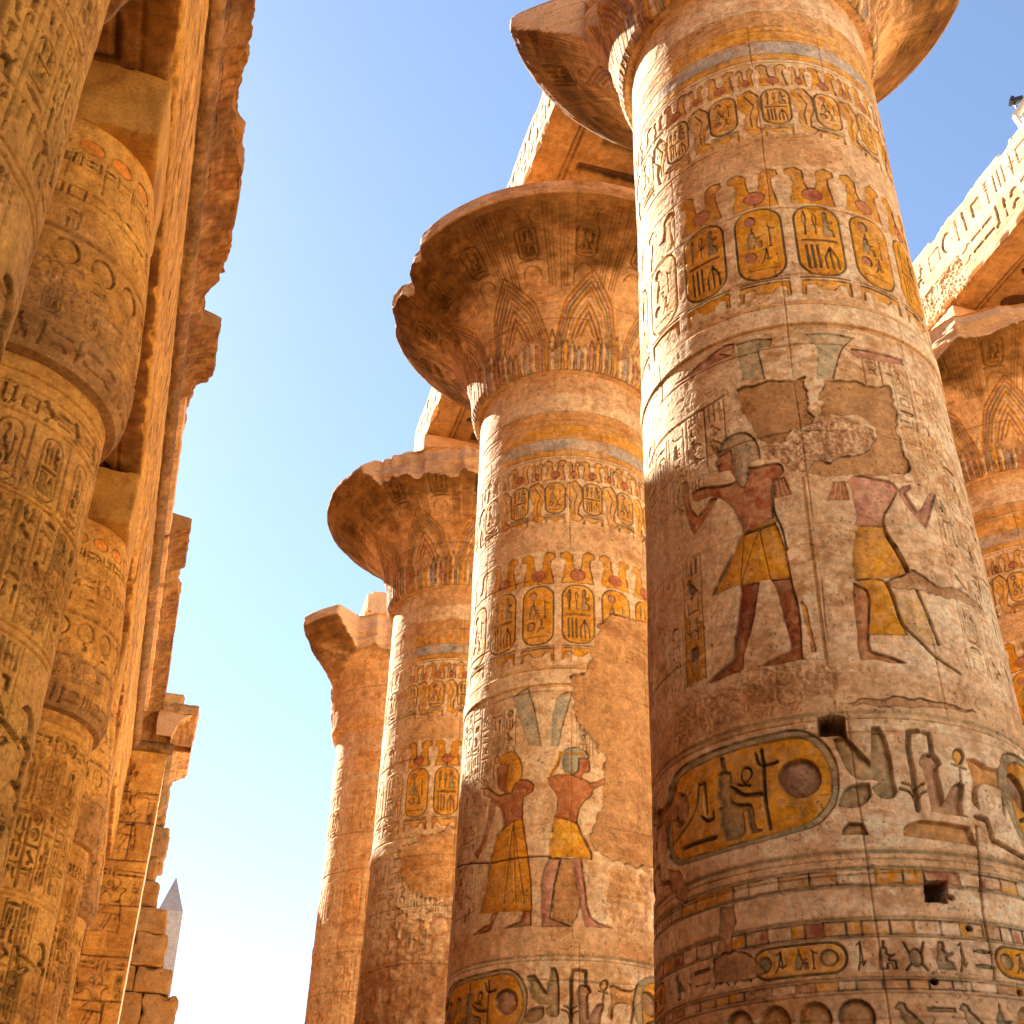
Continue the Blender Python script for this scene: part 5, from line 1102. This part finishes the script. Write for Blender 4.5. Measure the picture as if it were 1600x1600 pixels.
# ------------------------------------------------------------------ ground
g = bpy.data.materials.new('dusty_ground'); g.use_nodes = True; N = g.node_tree.nodes; L = g.node_tree.links
b = N['Principled BSDF']; b.inputs['Roughness'].default_value = .95
tc = N.new('ShaderNodeTexCoord'); n1 = N.new('ShaderNodeTexNoise'); n1.inputs['Scale'].default_value = .35; n1.inputs['Detail'].default_value = 10; L.new(tc.outputs['Object'], n1.inputs['Vector'])
cr = N.new('ShaderNodeValToRGB'); cr.color_ramp.elements[0].position = .3; cr.color_ramp.elements[1].position = .72
cr.color_ramp.elements[0].color = (.52, .33, .16, 1); cr.color_ramp.elements[1].color = (.72, .49, .27, 1)
L.new(n1.outputs['Fac'], cr.inputs[0]); L.new(cr.outputs[0], b.inputs['Base Color'])
n2 = N.new('ShaderNodeTexNoise'); n2.inputs['Scale'].default_value = 9; n2.inputs['Detail'].default_value = 8; L.new(tc.outputs['Object'], n2.inputs['Vector'])
bp = N.new('ShaderNodeBump'); bp.inputs['Distance'].default_value = .05; L.new(n2.outputs['Fac'], bp.inputs['Height']); L.new(bp.outputs[0], b.inputs['Normal'])
me = bpy.data.meshes.new('ground'); S_ = 1200
me.from_pydata([(-S_, -S_, -EYE), (S_, -S_, -EYE), (S_, S_, -EYE), (-S_, S_, -EYE)], [], [(0, 1, 2, 3)]); me.materials.append(g)
go = bpy.data.objects.new('ground', me); COLL.objects.link(go); tag(go, 'dusty sandy floor of the hall', None, kind='structure')

# unseen rest of the hall and an added roof, to shade and reflect light
def copy_tree(o, dx, dy, label, parent=None):
    c = o.copy(); COLL.objects.link(c); c.parent = parent
    if parent is None: c.location = (o.location[0]+dx, o.location[1]+dy, o.location[2]); c['label'] = label
    for ch in list(o.children): copy_tree(ch, 0, 0, None, c)
    return c
copy_tree(col_c, 0, -4*SP, 'open papyrus column behind the viewpoint, outside the frame')
copy_tree(col_e, 0, -SP, 'open papyrus column at the right, just outside the frame')
for k, dy in enumerate((-14.0, -21.0)): copy_tree(bud_b, 0, dy, 'bud column behind the viewpoint, outside the frame')
for k, dy in enumerate((-14.0, -7.0, 0.0, 7.0, 14.0, 21.0)): copy_tree(bud_b, -6.6, dy, 'bud column of the second row, hidden behind the first row')
block('shading_roof', (-11.5, -14, 16.42), (-4.15, 47.9, 17.1), None, LS, .8, .05, .05, 500, M_ROUGH); tag(bpy.data.objects['shading_roof'], 'unseen flat roof added over the side aisle to darken it, behind the left entablature', 'roof', None, 'thing')
block('side_wall', (-12.6, -14, -EYE), (-11.6, 56, 16.4), None, LS, .8, .05, .05, 501, M_ROUGH); tag(bpy.data.objects['side_wall'], 'outer wall of the side aisle, hidden behind the left columns', 'wall', None, 'thing')
beam('entablature', -4.25, FX, -24, 2.18, LB, TOPZ, 'entablature over the columns behind the viewpoint', None, 6, 90, lambda cv, rnd, h, w: None, base=LS, alt=LT)
beam('architrave', 4.85, 7.95, -26, D0-1.22, 20.0, 21.4, 'architrave above the viewpoint, outside the frame', ga, 6, 91, lambda cv, rnd, h, w: None)

# lift everything so the ground is at z = 0
for o in list(COLL.objects):
    if o.parent is None:
        if o is cam: o.matrix_world = Matrix.Translation((0, 0, EYE)) @ o.matrix_world
        else: o.location.z += EYE
